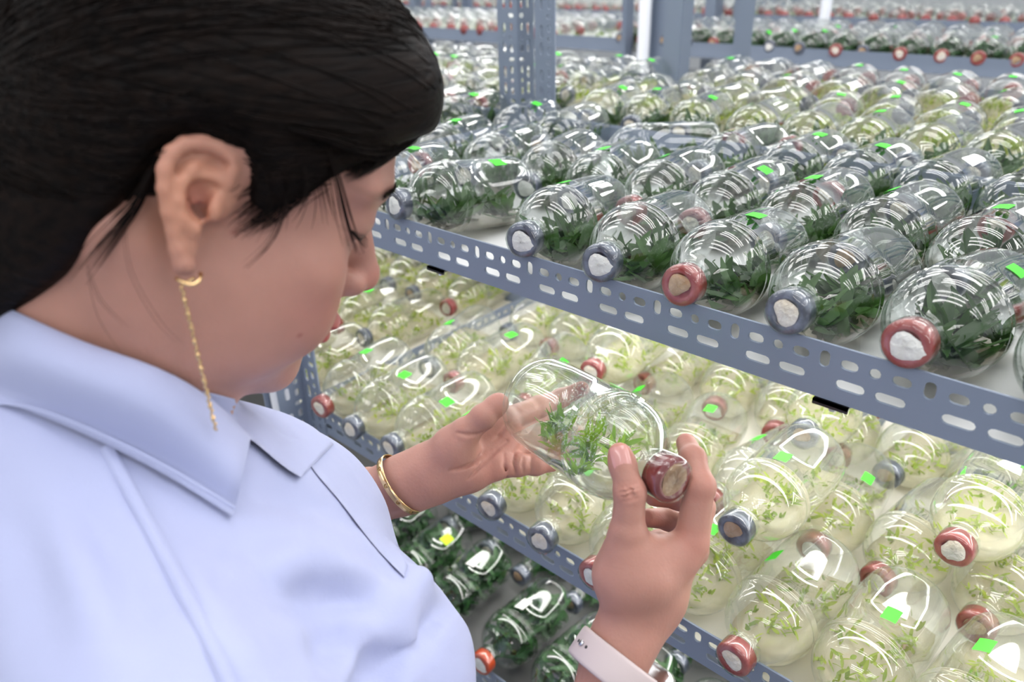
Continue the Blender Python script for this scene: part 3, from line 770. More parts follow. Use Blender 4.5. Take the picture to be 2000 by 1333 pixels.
# ------------------------------------------------------------------ head and neck
def build_head():
    f = Field((-.092, -.125, -.235), (.104, .132, .142), .00135)
    f.ell((0, -.004, .040), (.0735, .0905, .0850), 0)              # cranium
    f.ell((0, .022, .050), (.066, .066, .062), .02)                # forehead
    f.ell((0, .040, -.030), (.057, .052, .070), .03)               # face
    for s in (-1, 1):
        f.ell((s*.047, .058, -.016), (.021, .022, .018), .02)      # cheekbone
        f.ell((s*.040, .056, -.046), (.026, .032, .030), .02)      # cheek
        f.ell((s*.052, .018, -.050), (.020, .030, .034), .025)     # jaw side
        f.ell((s*.045, .030, -.072), (.020, .032, .020), .02)
    f.ell((0, .052, -.078), (.040, .036, .026), .02)               # jaw
    f.ell((0, .078, -.094), (.019, .016, .015), .018)              # chin
    f.ell((0, .040, -.088), (.034, .038, .016), .02)               # under the chin
    for s in (-1, 1):
        f.ell((s*.039, .101, .013), (.015, .018, .010), .014, True)    # eye socket
        f.ell((s*.0335, .0735, .0165), (.0165, .0150, .0135), .005)      # eyelids over eyeball
        f.ell((s*.022, .083, .037), (.014, .009, .008), .014); f.ell((s*.042, .072, .036), (.014, .009, .008), .014)          # brow
    f.cap((0, .085, .018), (0, .1060, -.016), .0070, .0092, .010)  # nose bridge
    f.ell((0, .1075, -.021), (.0105, .0095, .0085), .007)
    for s in (-1, 1):
        f.ell((s*.0125, .0985, -.0245), (.0075, .0095, .0072), .005)
        f.ell((s*.0060, .1020, -.0315), (.0030, .0042, .0030), .002, True)
    f.ell((0, .083, -.049), (.026, .014, .020), .016)              # muzzle
    f.ell((0, .0985, -.0520), (.0190, .0072, .0055), .004)         # upper lip
    f.ell((0, .0962, -.0620), (.0175, .0076, .0062), .004)         # lower lip
    f.ell((0, .1050, -.0566), (.0230, .0060, .0012), .0015, True)  # mouth line
    # neck
    nb = w2h(t2w((-.012, .012, -.03))); nb2 = w2h(t2w((-.012, -.006, .02)))
    f.cap((0, -.010, -.040), nb, .050, .043, .030)
    f.cap((0, -.026, -.035), nb2, .046, .038, .025)
    for s in (-1, 1): f.cap((s*.055, -.022, -.030), w2h(t2w((s*.020, .055, -.03))), .017, .014, .022)
    # right ear, laid out in its own plane
    toc = w2h(npv((0, 0, CZ))); E0 = np.array((.0735, .0, .0)); n = toc-E0; n /= np.linalg.norm(n)
    up = w2h(npv(H0)+npv(CU)); up = up-n*(up@n); up /= np.linalg.norm(up); bk = np.cross(n, up)
    if bk[1] > 0: bk = -bk
    n2 = n*math.cos(.20)+bk*math.sin(.20)*-1; n2 /= np.linalg.norm(n2)      # turn the shell a little forward
    bk = bk-n2*(bk@n2); bk /= np.linalg.norm(bk)
    E0 = E0+n2*.0015; sc = .001*1.02
    def e(a, b, c=0): return E0 + bk*a*sc + up*b*sc + n2*c*sc
    RE = np.stack([bk, up, n2])
    f.ell(e(5.5, 9, 1.5), (.0120, .0190, .0036), .003, R=RE)
    f.ell(e(8.5, -12, 2.0), (.0065, .0150, .0034), .004, R=RE)
    f.ell(e(-6, 10, -4), (.010, .016, .008), .006, R=RE)
    rim = [(-9.5, 11.5, 2.6), (-11.2, 17, 4), (-10.0, 22.5, 5), (-5.4, 26.2, 5.5), (2.0, 27.8, 6), (9.0, 26.3, 6.5), (14.2, 22, 7), (17.0, 15, 7.5), (17.2, 7, 7.2), (15.6, -3, 6.3), (13.2, -11, 5.0), (11.3, -18.5, 4), (9.5, -24.0, 3.4)]
    f.chain([e(*q) for q in rim], [.0030, .0032, .0033, .0033, .0034, .0034, .0034, .0033, .0031, .0030, .0032, .0038, .0042], .0018)
    f.chain([e(8.6, -26.2, 3), e(7.2, -26.6, 3)], [.0040, .0036], .003)
    f.chain([e(-1.5, 8.0, 1.5), e(-5.0, 10.5, 2.5), e(-9.5, 12, 2.6)], [.0020, .0024, .0028], .002)     # crus
    f.chain([e(5.5, -11, 4), e(9.8, -6, 5), e(11.2, 2, 5.6), e(10.2, 10, 5.4), e(6.0, 16, 4.6), e(-1, 20, 3.6)], [.0030, .0034, .0034, .0032, .0028, .0020], .0022)
    f.chain([e(8.5, 11, 5), e(2.5, 12.6, 3.5), e(-4, 15, 2.5)], [.0022, .0022, .0018], .002)
    f.ell(e(2.6, 3.5, 4.5), (.0062, .0088, .0062), .0022, True, R=RE)       # concha
    f.ell(e(-1.5, 9.2, 5.2), (.0055, .0026, .0040), .0015, True, R=RE)
    f.ell(e(-3.5, 19.2, 6.2), (.0058, .0030, .0042), .0018, True, R=RE)     # triangular fossa
    f.ell(e(.6, -1.0, 1.0), (.0031, .0040, .0080), .0012, True, R=RE)       # canal
    f.chain([e(1.2, -4, 4.2), e(1.6, -11, 5.0)], [.0022, .0015], .0015, True)
    f.ell(e(-3.9, -.6, 4.0), (.0030, .0052, .0032), .0028, R=RE)            # tragus
    f.ell(e(5.0, -9.2, 5.0), (.0036, .0030, .0024), .002, R=RE)             # antitragus
    f.ell((-.075, -.012, .005), (.006, .017, .030), .004)                   # the other ear
    V, Q = f.mesh(); V = smooth_vq(V, Q, 2, .4)
    T = np.tile(SKIN, (len(V), 1))
    def blend(c, r, col, amt):
        q = np.sqrt((((V-np.array(c))/np.array(r))**2).sum(1)); w = np.clip(1.25-q, 0, 1)*amt; w = w*w*(3-2*w)
        T[:] = T*(1-w[:, None])+col*w[:, None]
    blend((.045, .070, -.030), (.032, .035, .030), PINK, .8)
    blend((0, .112, -.022), (.02, .015, .015), PINK, .9)
    blend(e(6, 4, 4), (.030, .030, .036), EARC, .9)
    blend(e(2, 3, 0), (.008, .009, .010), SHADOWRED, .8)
    lip = np.clip(1.6-1.3*np.sqrt(((V[:, 0])/.0235)**2+((V[:, 2]+.0570)/.0105)**2), 0, 1)*(V[:, 1] > .083); lip = np.clip(lip*2.2, 0, 1)
    T[:] = T*(1-lip[:, None])+LIP*lip[:, None]
    for s in (-1, 1):   # eyebrow and lash line
        q = np.sqrt(((V[:, 0]-s*.035)/.022)**2+((V[:, 2]-.0375+.10*abs(V[:, 0]-s*.03))/.0042)**2); w = np.clip(1.5-1.3*q, 0, 1)*(V[:, 1] > .04)*.75
        T[:] = T*(1-w[:, None])+np.array((.05, .03, .025))*w[:, None]
        q = np.sqrt(((V[:, 0]-s*.034)/.0165)**2+((V[:, 2]-.0100-.0016*((V[:, 0]-s*.034)/.0155)**2)/.0015)**2); w = np.clip(1.5-1.2*q, 0, 1)*(V[:, 1] > .05)
        T[:] = T*(1-w[:, None])+np.array((.03, .018, .015))*w[:, None]
    for c, r in (((.0705, .018, -.0075), .0014), ((.0555, .068, -.047), .0013)):    # small moles
        q = np.sqrt(((V-np.array(c))**2)[:, 1:].sum(1))/r; w = np.clip(1.6-q, 0, 1)*(V[:, 0] > .03)*.7; T[:] = T*(1-w[:, None])+np.array((.30, .10, .08))*w[:, None]
    return H0+V@HM.T, Q, T, (lambda a, b, c=0: H0+HM@e(a, b, c)), H0*0+HM@n2
HEADV, HEADQ, HEADT, EARPT, EARN = build_head()
# ------------------------------------------------------------------ hands
HB_CAP, HB_BASE = npv(at(1304, 933, .490)), npv(at(1058, 786, .616))
HB_AX = (HB_CAP-HB_BASE)/np.linalg.norm(HB_CAP-HB_BASE); HB_C = (HB_CAP+HB_BASE)/2
def push(J, R, gap=-.0004):
    """move finger joints out of the held bottle until they rest on the glass"""
    out = []
    xs = [-.0912*BS]+[p[0]*BS for p in PROF[5:]]+[.0925*BS]; rs = [.0385*BS]+[max(p[1], .0178 if p[0] > .07 else 0)*BS for p in PROF[5:]]+[.0178*BS]
    for p, r in zip(J, R):
        v = p-HB_C; s = float(v@HB_AX); rad = v-HB_AX*s; n = np.linalg.norm(rad)
        if -.087 < s < .086:
            need = float(np.interp(s, xs, rs))+r+gap
            if n < need: p = HB_C+HB_AX*s+rad/n*need
        out.append(p)
    return out
def A(px, py, d): return npv(at(px, py, d))
def finger(f, J, R, k=.0025):
    f.chain(J, R, k)
    for i in range(1, len(J)-1): f.ell(J[i], np.array((1, 1, 1))*R[i]*1.05, .003)
def bbox(P, m): P = np.array(P); return P.min(0)-m, P.max(0)+m
def build_right_hand():
    W0 = A(1222, 1232, .507); ELB = np.array((-.165, .125, CZ-.575))
    IM, MM, RM, PM = A(1350, 1058, .503), A(1352, 1075, .522), A(1335, 1098, .539), A(1312, 1128, .553)
    idx = [IM, A(1364, 950, .499), A(1353, 897, .513), A(1340, 866, .530)]
    mid = [MM, A(1368, 992, .540), A(1325, 972, .556), A(1278, 970, .551)]
    rng = [RM, A(1348, 1034, .566), A(1305, 1014, .574), A(1266, 1012, .566)]
    pnk = [PM, A(1325, 1074, .579), A(1288, 1056, .584), A(1258, 1056, .576)]
    thb = [A(1212, 1125, .498), A(1226, 1042, .490), A(1231, 962, .487), A(1231, 896, .498)]
    fdir = (ELB-W0)/np.linalg.norm(ELB-W0); FE = W0+fdir*.115
    lo, hi = bbox(idx+mid+rng+pnk+thb+[W0, W0+fdir*.10], .028)
    f = Field(lo, hi, .00115)
    cam3 = npv((0, 0, CZ)); vn = cam3-A(1280, 1090, .51); vn /= np.linalg.norm(vn)
    # palm: metacarpals
    for m, r0, r1 in ((IM, .0150, .0118), (MM, .0150, .0112), (RM, .0145, .0108), (PM, .0140, .0102)):
        f.cap(W0+(m-W0)*.06, m, r0-.0025, r1, .010)
    f.cap(W0+(thb[0]-W0)*.1, thb[0], .0150, .0150, .012)
    f.cap(thb[0], thb[1], .0150, .0112, .010)
    f.ell((thb[1]+IM)/2*.45+(thb[0]+W0)/2*.55, (.024, .024, .022), .016)
    f.cap(thb[1]+(IM-thb[1])*.12+(W0-IM)*.14, IM+(W0-IM)*.16, .0085, .0100, .012)       # web of the thumb
    f.ell(W0+(RM-W0)*.45, (.020, .020, .024), .018)
    # forearm
    f.cap(W0+fdir*.14, W0+fdir*.01, .0225, .0188, .010)
    f.cap(W0+fdir*.02, W0+(MM-W0)*.40, .0186, .0165, .014)
    thb[2:] = push(thb[2:], [.0098, .0080])
    idx[1:] = push(idx[1:], [.0098, .0085, .0070]); mid[1:] = push(mid[1:], [.0096, .0086, .0074]); rng[1:] = push(rng[1:], [.0092, .0082, .0070])
    finger(f, thb, [.0125, .0112, .0098, .0078])
    f.ell(thb[3]+(thb[2]-thb[3])*.25-vn*.001, (.0088, .0088, .0088), .004)
    finger(f, idx, [.0112, .0098, .0085, .0070])
    finger(f, mid, [.0108, .0096, .0086, .0074])
    finger(f, rng, [.0104, .0092, .0082, .0070])
    finger(f, pnk, [.0095, .0082, .0074, .0062])
    # creases over the thumb joint
    td = (thb[3]-thb[2])/np.linalg.norm(thb[3]-thb[2]); sdv = np.cross(td, vn); sdv /= np.linalg.norm(sdv); nn = np.cross(sdv, td)
    if nn@vn < 0: nn = -nn
    for o in (-.0045, -.0015, .0015, .0042, .0066):
        c = thb[2]+td*o+nn*.0104; f.chain([c-sdv*.006-nn*.0022, c-nn*.0003, c+sdv*.006-nn*.0022], [.0005, .0008, .0005], .0014, True)
    V, Q = f.mesh(); V = smooth_vq(V, Q, 2, .4)
    T = np.tile(SKIN*np.array((.93, .90, .88)), (len(V), 1))
    for c, r in [(thb[2], .010), (thb[3], .011), (idx[1], .011), (idx[2], .009), (idx[3], .011), (IM, .014), (mid[3], .014), (rng[3], .012), (mid[2], .012)]:
        w = np.clip(1.3-np.linalg.norm(V-c, axis=1)/r, 0, 1)[:, None]*.6; T = T*(1-w)+PINK*np.array((.98, .82, .78))*w
    return V, Q, T, dict(thb=thb, vn=vn, td=td, sd=sdv, nn=nn, idx=idx, W0=W0, fdir=fdir, ELB=ELB)
def build_left_hand():
    W0 = A(838, 928, .655); fd = A(735, 968, .665)-W0; fd /= np.linalg.norm(fd)
    IM, MM, RM, PM = A(985, 822, .668), A(990, 850, .672), A(985, 880, .668), A(965, 912, .655)
    idx = [IM, A(1052, 795, .696), A(1096, 778, .706), A(1136, 760, .706)]
    mid = [MM, A(1058, 832, .702), A(1096, 836, .705), A(1125, 846, .698)]
    rng = [RM, A(1048, 874, .694), A(1080, 884, .694), A(1108, 896, .688)]
    pnk = [PM, A(1012, 908, .662), A(1046, 908, .668), A(1078, 905, .674)]
    thb = [A(878, 888, .643), A(908, 846, .634), A(944, 815, .630), A(975, 787, .634)]
    lo, hi = bbox(idx+mid+rng+pnk+thb+[W0, W0+fd*.085], .03); f = Field(lo, hi, .00115)
    cam3 = npv((0, 0, CZ)); vn = cam3-A(920, 890, .65); vn /= np.linalg.norm(vn)
    for m, r0, r1 in ((IM, .0150, .0125), (MM, .0150, .0120), (RM, .0150, .0118), (PM, .0150, .0125)):
        f.cap(W0+(m-W0)*.12, m, r0, r1, .012)
    f.cap(W0+(thb[0]-W0)*.3, thb[0], .0160, .0155, .012); f.cap(thb[0], thb[1], .0155, .0118, .010)
    f.ell((thb[0]+thb[1])/2+(W0-thb[0])*.1, (.017, .017, .016), .012)          # thenar
    f.ell(W0+(PM-W0)*.55+vn*.002, (.021, .019, .019), .012)                     # hypothenar
    f.cap(thb[1]+(IM-thb[1])*.4-vn*.006, IM, .0065, .0100, .007)
    f.cap(W0+fd*.25, W0, .0300, .0232, .016); f.cap(W0+fd*.02+vn*0, W0+(MM-W0)*.2, .0225, .0190, .016)
    thb[2:] = push(thb[2:], [.0102, .0088]); idx[:] = push(idx, [.0112, .0096, .0084, .0072]); mid[:] = push(mid, [.0110, .0098, .0086, .0074]); rng[:] = push(rng, [.0105, .0092, .0082, .0070]); pnk[:] = push(pnk, [.0120, .0098, .0090, .0078])
    finger(f, thb, [.0125, .0116, .0102, .0082]); f.ell(thb[3]+(thb[2]-thb[3])*.25, (.0094,)*3, .004)
    finger(f, idx, [.0112, .0096, .0084, .0072]); finger(f, mid, [.0110, .0098, .0086, .0074])
    finger(f, rng, [.0105, .0092, .0082, .0070]); finger(f, pnk, [.0120, .0098, .0090, .0078])
    # palm creases
    def onp(px, py, d): return A(px, py, d)
    def surf(px, py):
        """walk along the view ray to the skin"""
        o = cam3; r = A(px, py, 1.0)-cam3; t = .58
        for _ in range(90):
            p = o+r*t; q = (p-f.lo)/f.h; i = np.clip(np.round(q).astype(int), 0, f.n-1); dd = float(f.d[tuple(i)])
            if dd < .0002: break
            t += max(.0004, min(dd, .02)*.9)
        return o+r*t
    for L, w in ((((992, 828), (975, 852), (945, 885), (905, 915), (880, 920)), .0011), (((990, 862), (970, 878), (945, 905), (915, 935)), .0009), (((985, 888), (986, 910), (990, 935)), .0009), (((1005, 885), (1003, 905), (1008, 928)), .0007), (((1022, 893), (1020, 908), (1023, 925)), .0007), (((1038, 892), (1037, 908), (1038, 922)), .0007), (((893, 846), (912, 850), (938, 848), (955, 842)), .0008), (((960, 880), (930, 905), (890, 918)), .0007)):
        P = [surf(*q) for q in L]; f.chain(P, [w*.9]+[w*1.5]*(len(P)-2)+[w*.9], .0020, True)
    V, Q = f.mesh(); V = smooth_vq(V, Q, 2, .35)
    T = np.tile(SKIN*np.array((1.0, .97, .96)), (len(V), 1))
    for c, r in [(thb[3], .013), (pnk[3], .013), (PM, .018), (RM, .016), (MM, .016), (W0+(PM-W0)*.7, .02), (idx[3], .012)]:
        w = np.clip(1.3-np.linalg.norm(V-c, axis=1)/r, 0, 1)[:, None]*.6; T = T*(1-w)+PINK*w
    return V, Q, T, dict(thb=thb, W0=W0, fd=fd, vn=vn)
RHV, RHQ, RHT, RH = build_right_hand()
LHV, LHQ, LHT, LH = build_left_hand()
# ------------------------------------------------------------------ body under the clothes: upper arms, trunk, legs (coarse)
def build_trunk():
    f = Field(t2w((-.30, -.16, -1.45))-.05, t2w((.33, .34, .06))+.05, .0065)
    f.ell(t2w((0, .032, -.21)), (.135, .092, .17), 0); f.ell(t2w((0, .02, -.50)), (.14, .10, .17), .03)
    f.cap(t2w((-.145, -.012, -.085)), t2w((.145, -.012, -.085)), .040, .040, .02)
    for s in (-1, 1):
        f.cap(t2w((s*.08, .01, -.60)), t2w((s*.085, .01, -1.0)), .075, .052, .04); f.cap(t2w((s*.085, .01, -1.0)), t2w((s*.09, -.01, -1.33)), .050, .038, .03)
    f.cap(t2w((.17, -.02, -.09)), RH['ELB'], .044, .036, .03); f.cap(RH['ELB'], RH['W0']+RH['fdir']*.07, .037, .0265, .02)
    LE = t2w((-.21, .07, -.345)); f.cap(t2w((-.17, -.02, -.09)), LE, .044, .036, .03); f.cap(LE, LH['W0']+LH['fd']*.06, .037, .0285, .02)
    V, Q = f.mesh(); return smooth_vq(V, Q, 2, .5), Q, LE
TRV, TRQ, LELB = build_trunk()
BX = empty('person', (T0[0], T0[1], 0)); tag(BX, 'woman in a pale blue shirt, hair tied back, looking down at the bottle she holds', 'person')
def add_world(name, me, parent=None):
    o = obj(name, me, BX if parent is None else parent); o.matrix_parent_inverse = Matrix.Translation((-T0[0], -T0[1], 0)) if parent is None else Matrix()
    return o
V = np.concatenate([HEADV, RHV, LHV, TRV]); o1 = len(HEADV); o2 = o1+len(RHV); o3 = o2+len(LHV)
Q = np.concatenate([HEADQ, RHQ+o1, LHQ+o2, TRQ+o3]); T = np.concatenate([HEADT, RHT, LHT, np.tile(SKIN, (len(TRV), 1))])
me = vq_mesh('body', V, Q, M_SKIN)
ca = me.color_attributes.new('tint', 'FLOAT_COLOR', 'POINT'); ca.data.foreach_set('color', np.concatenate([T, np.ones((len(T), 1))], 1).astype(np.float32).ravel())
add_world('body', me)
print('body verts', len(V))

# ------------------------------------------------------------------ shirt
def cloth_material():
    m, nt, p, out = new_mat('pale_blue_cotton')
    p.inputs['Base Color'].default_value = (.43, .465, .69, 1); p.inputs['Roughness'].default_value = .75; p.inputs['Specular IOR Level'].default_value = .25
    p.inputs['Sheen Weight'].default_value = .15
    tc = N(nt, 'ShaderNodeTexCoord'); n = N(nt, 'ShaderNodeTexNoise'); n.inputs['Scale'].default_value = 14; n.inputs['Detail'].default_value = 3; nt.links.new(tc.outputs['Object'], n.inputs['Vector'])
    w = N(nt, 'ShaderNodeTexNoise'); w.inputs['Scale'].default_value = 900; nt.links.new(tc.outputs['Object'], w.inputs['Vector'])
    ad = N(nt, 'ShaderNodeMath', operation='MULTIPLY_ADD'); ad.inputs[1].default_value = .03; nt.links.new(w.outputs['Fac'], ad.inputs[0]); nt.links.new(n.outputs['Fac'], ad.inputs[2])
    b = N(nt, 'ShaderNodeBump'); b.inputs['Strength'].default_value = .5; b.inputs['Distance'].default_value = .008
    nt.links.new(ad.outputs[0], b.inputs['Height']); nt.links.new(b.outputs['Normal'], p.inputs['Normal'])
    return m
M_SHIRT = cloth_material()
M_TROUSER = simple('dark_trousers', (.02, .022, .03), .8)
M_GOLD = simple('gold', (.83, .58, .30), .22, 1.0)
def build_shirt():
    f = Field(t2w((-.27, -.15, -.62))-.03, t2w((.30, .28, .06))+.05, .0036)
    f.ell(t2w((0, .035, -.21)), (.160, .122, .20), 0)
    f.ell(t2w((0, .02, -.50)), (.165, .125, .20), .05)
    f.cap(t2w((-.150, -.015, -.072)), t2w((.150, -.015, -.072)), .060, .060, .04)
    f.cap(t2w((0, -.02, -.010)), t2w((.13, -.02, -.055)), .052, .050, .03); f.cap(t2w((0, -.02, -.010)), t2w((-.13, -.02, -.055)), .052, .050, .03)
    f.cap(t2w((0, .030, -.050)), t2w((0, .075, -.17)), .068, .075, .04)
    f.ell(t2w((.078, .112, -.190)), (.070, .062, .075), .04); f.ell(t2w((-.078, .115, -.185)), (.072, .066, .075), .04)
    f.cap(t2w((.155, -.015, -.085)), RH['ELB']+np.array((0, 0, .05)), .060, .058, .03)
    f.cap(t2w((-.155, -.015, -.085)), LELB+np.array((0, 0, .03)), .060, .058, .03)
    # folds running from the armpit over the bust
    for a, b_, r in (((.150, .045, -.085), (.085, .150, -.120), .009), ((.150, .055, -.115), (.10, .158, -.170), .011), ((.150, .065, -.155), (.11, .150, -.235), .011), ((.10, .05, -.045), (.05, .13, -.100), .006)):
        f.cap(t2w(a), t2w(b_), r, r*.6, .014)
    for a, b_, r in (((.155, .060, -.100), (.09, .170, -.145), .005), ((.155, .070, -.135), (.11, .170, -.200), .006)):
        f.cap(t2w(a), t2w(b_), r, r*.6, .012, True)
    f.cap(t2w((-.012, .020, .09)), t2w((-.012, .035, -.005)), .048, .036, .006, True)      # neck opening
    f.ell(t2w((-.010, -.034, .018)), (.052, .036, .034), .016)                     # yoke at the nape
    f.ell(t2w((.030, -.032, -.010)), (.040, .034, .026), .020)
    V, Q = f.mesh(); return smooth_vq(V, Q, 3, .5), Q
SHV, SHQ = build_shirt()
from mathutils.bvhtree import BVHTree
CAMP = Vector((0, 0, CZ))
def hit(px, py, trees, default, back=0.0):
    """where the view ray of a pixel meets a surface"""
    v = (at(px, py, 1.0)-CAMP).normalized(); best = None
    for t in trees:
        r = t.ray_cast(CAMP, v)
        if r[0] is not None and (best is None or r[3] < best[0]): best = (r[3], r[0])
    if best is None: return at(px, py, default)
    return CAMP+v*(best[0]-back)
def bvh(V, Q): return BVHTree.FromPolygons([tuple(v) for v in V], [tuple(int(i) for i in q) for q in Q])
def vnormals(V, Q):
    n = np.cross(V[Q[:, 2]]-V[Q[:, 0]], V[Q[:, 3]]-V[Q[:, 1]]); out = np.zeros_like(V)
    for c in range(4):
        for k in range(3): out[:, k] += np.bincount(Q[:, c], n[:, k], len(V))
    return out/np.linalg.norm(out, axis=1)[:, None].clip(1e-12)
def folds(V, Q, lines):
    """raise ridges and press valleys into cloth along lines"""
    t = bvh(V, Q); nr = vnormals(V, Q); D_ = np.zeros(len(V))
    for L, amp, wd in lines:
        P = [npv(hit(x, y, [t], .4)) for x, y in L]
        dmin = np.full(len(V), 9.); tt = np.zeros(len(V)); m = len(P)-1
        for i in range(m):
            e = P[i+1]-P[i]; u = np.clip(((V-P[i])@e)/(e@e+1e-12), 0, 1); d = np.linalg.norm(V-P[i]-u[:, None]*e, axis=1)
            c = d < dmin; dmin[c] = d[c]; tt[c] = (i+u[c])/m
        D_ += 1.5*amp*np.exp(-(dmin/wd)**2)*np.sin(np.pi*np.clip(tt, .06, .94))**.6
    return V+nr*D_[:, None]
FOLDS = [(((470, 1120), (590, 1100), (700, 1130), (800, 1200)), .0060, .012), (((600, 1175), (670, 1178), (730, 1210), (775, 1275)), -.0040, .010), (((580, 1240), (690, 1215), (785, 1250), (790, 1333)), .0065, .010), (((560, 1300), (640, 1265), (725, 1280), (760, 1345)), -.0040, .010),
         (((430, 1030), (560, 1045), (720, 1070)), .0040, .013), (((480, 965), (610, 990), (730, 1045)), -.0030, .012), (((80, 990), (160, 1110), (230, 1260)), .0035, .012), (((150, 960), (230, 1100), (300, 1290)), -.0040, .010), (((520, 1330), (430, 1240), (370, 1100)), .0030, .012), (((0, 950), (60, 1060), (100, 1250)), -.003, .013)]
SHV = folds(SHV, SHQ, FOLDS)
shirt = add_world('shirt', vq_mesh('shirt', SHV, SHQ, M_SHIRT))
# ------------------------------------------------------------------ hair
HAIRLINE = [(.120, .080), (.090, .070), (.070, .057), (.060, .047), (.048, .034), (.039, .018), (.030, .007), (.019, .009), (.009, .030), (-.004, .040), (-.017, .036), (-.027, .014), (-.029, -.014), (-.034, -.032), (-.039, -.058), (-.047, -.080), (-.054, -.092), (-.070, -.108), (-.15, -.11)]
def poly_sdf(P, y, z):
    """signed distance (negative inside) of a polygon on arrays y, z"""
    d = np.full(y.shape, 1e9); ins = np.zeros(y.shape, bool); n = len(P)
    for i in range(n):
        a = np.array(P[i]); b = np.array(P[(i+1) % n]); e = b-a
        wy, wz = y-a[0], z-a[1]; t = np.clip((wy*e[0]+wz*e[1])/(e@e+1e-12), 0, 1)
        d = np.minimum(d, (wy-e[0]*t)**2+(wz-e[1]*t)**2)
        c = (a[1] <= z) != (b[1] <= z)
        xx = a[0]+(z-a[1])/(b[1]-a[1]+1e-12)*e[0]; ins ^= c & (y < xx)
    return np.where(ins, -1, 1)*np.sqrt(d)
HC = np.array((0, -.005, .042)); HR_ = np.array((.0805, .0985, .0965))
def build_hair():
    f = Field((-.10, -.185, -.20), (.10, .125, .155), .0022)
    f.ell(HC, HR_, 0)
    f.ell((0, .030, .058), (.068, .072, .068), .02)
    f.ell((.012, .057, .083), (.045, .043, .037), .02)           # lifted fringe
    f.ell((0, -.045, -.02), (.066, .050, .075), .03)
    f.cap((0, -.05, -.03), (0, -.070, -.085), .056, .045, .02)   # nape
    s, x, y, z = f.block(f.lo, f.lo+f.h*f.n)
    yy, zz = np.meshgrid(y.ravel(), z.ravel(), indexing='ij')
    d2 = poly_sdf(HAIRLINE+[(-.2, .2), (.2, .2), (.2, .080)], yy, zz)[None].astype(np.float32)
    d2 = np.broadcast_to(d2, f.d.shape); k = .010
    hh = np.clip(.5-.5*(f.d-d2)/k, 0, 1); f.d = (f.d*(1-hh)+d2*hh+k*hh*(1-hh)).astype(np.float32)
    f.ell((.088, -.004, .004), (.024, .030, .036), .006, True)     # clear of the ear
    f.ell((0, -.128, -.030), (.042, .036, .044), .012)           # bun
    f.ell((.015, -.150, -.075), (.030, .028, .055), .02)
    V, Q = f.mesh(); V = smooth_vq(V, Q, 3, .5); return H0+V@HM.T, Q
def hair_material():
    m, nt, p, out = new_mat('black_hair')
    tc = N(nt, 'ShaderNodeTexCoord'); mp = N(nt, 'ShaderNodeMapping'); mp.inputs['Rotation'].default_value = (PIT, 0, -PSI); mp.inputs['Scale'].default_value = (160, 9, 160)
    n = N(nt, 'ShaderNodeTexNoise'); n.inputs['Scale'].default_value = 1.6; n.inputs['Detail'].default_value = 6
    nt.links.new(tc.outputs['Object'], mp.inputs['Vector']); nt.links.new(mp.outputs[0], n.inputs['Vector'])
    r = N(nt, 'ShaderNodeValToRGB'); r.color_ramp.elements[0].position = .35; r.color_ramp.elements[0].color = (.004, .003, .003, 1); r.color_ramp.elements[1].position = .8; r.color_ramp.elements[1].color = (.014, .008, .006, 1)
    nt.links.new(n.outputs['Fac'], r.inputs['Fac']); nt.links.new(r.outputs[0], p.inputs['Base Color'])
    b = N(nt, 'ShaderNodeBump'); b.inputs['Strength'].default_value = .6; b.inputs['Distance'].default_value = .002
    nt.links.new(n.outputs['Fac'], b.inputs['Height']); nt.links.new(b.outputs['Normal'], p.inputs['Normal'])
    p.inputs['Roughness'].default_value = .45; p.inputs['Specular IOR Level'].default_value = .09
    return m
M_HAIR = hair_material()
HAV, HAQ = build_hair()
hair = add_world('hair', vq_mesh('hair', HAV, HAQ, M_HAIR))
hbvh = BVHTree.FromPolygons([tuple(v) for v in HAV], [tuple(int(i) for i in q) for q in HAQ])
def on_hair(p, lift):
    q, nrm, _, dist = hbvh.find_nearest(Vector(p)); return q+nrm*lift
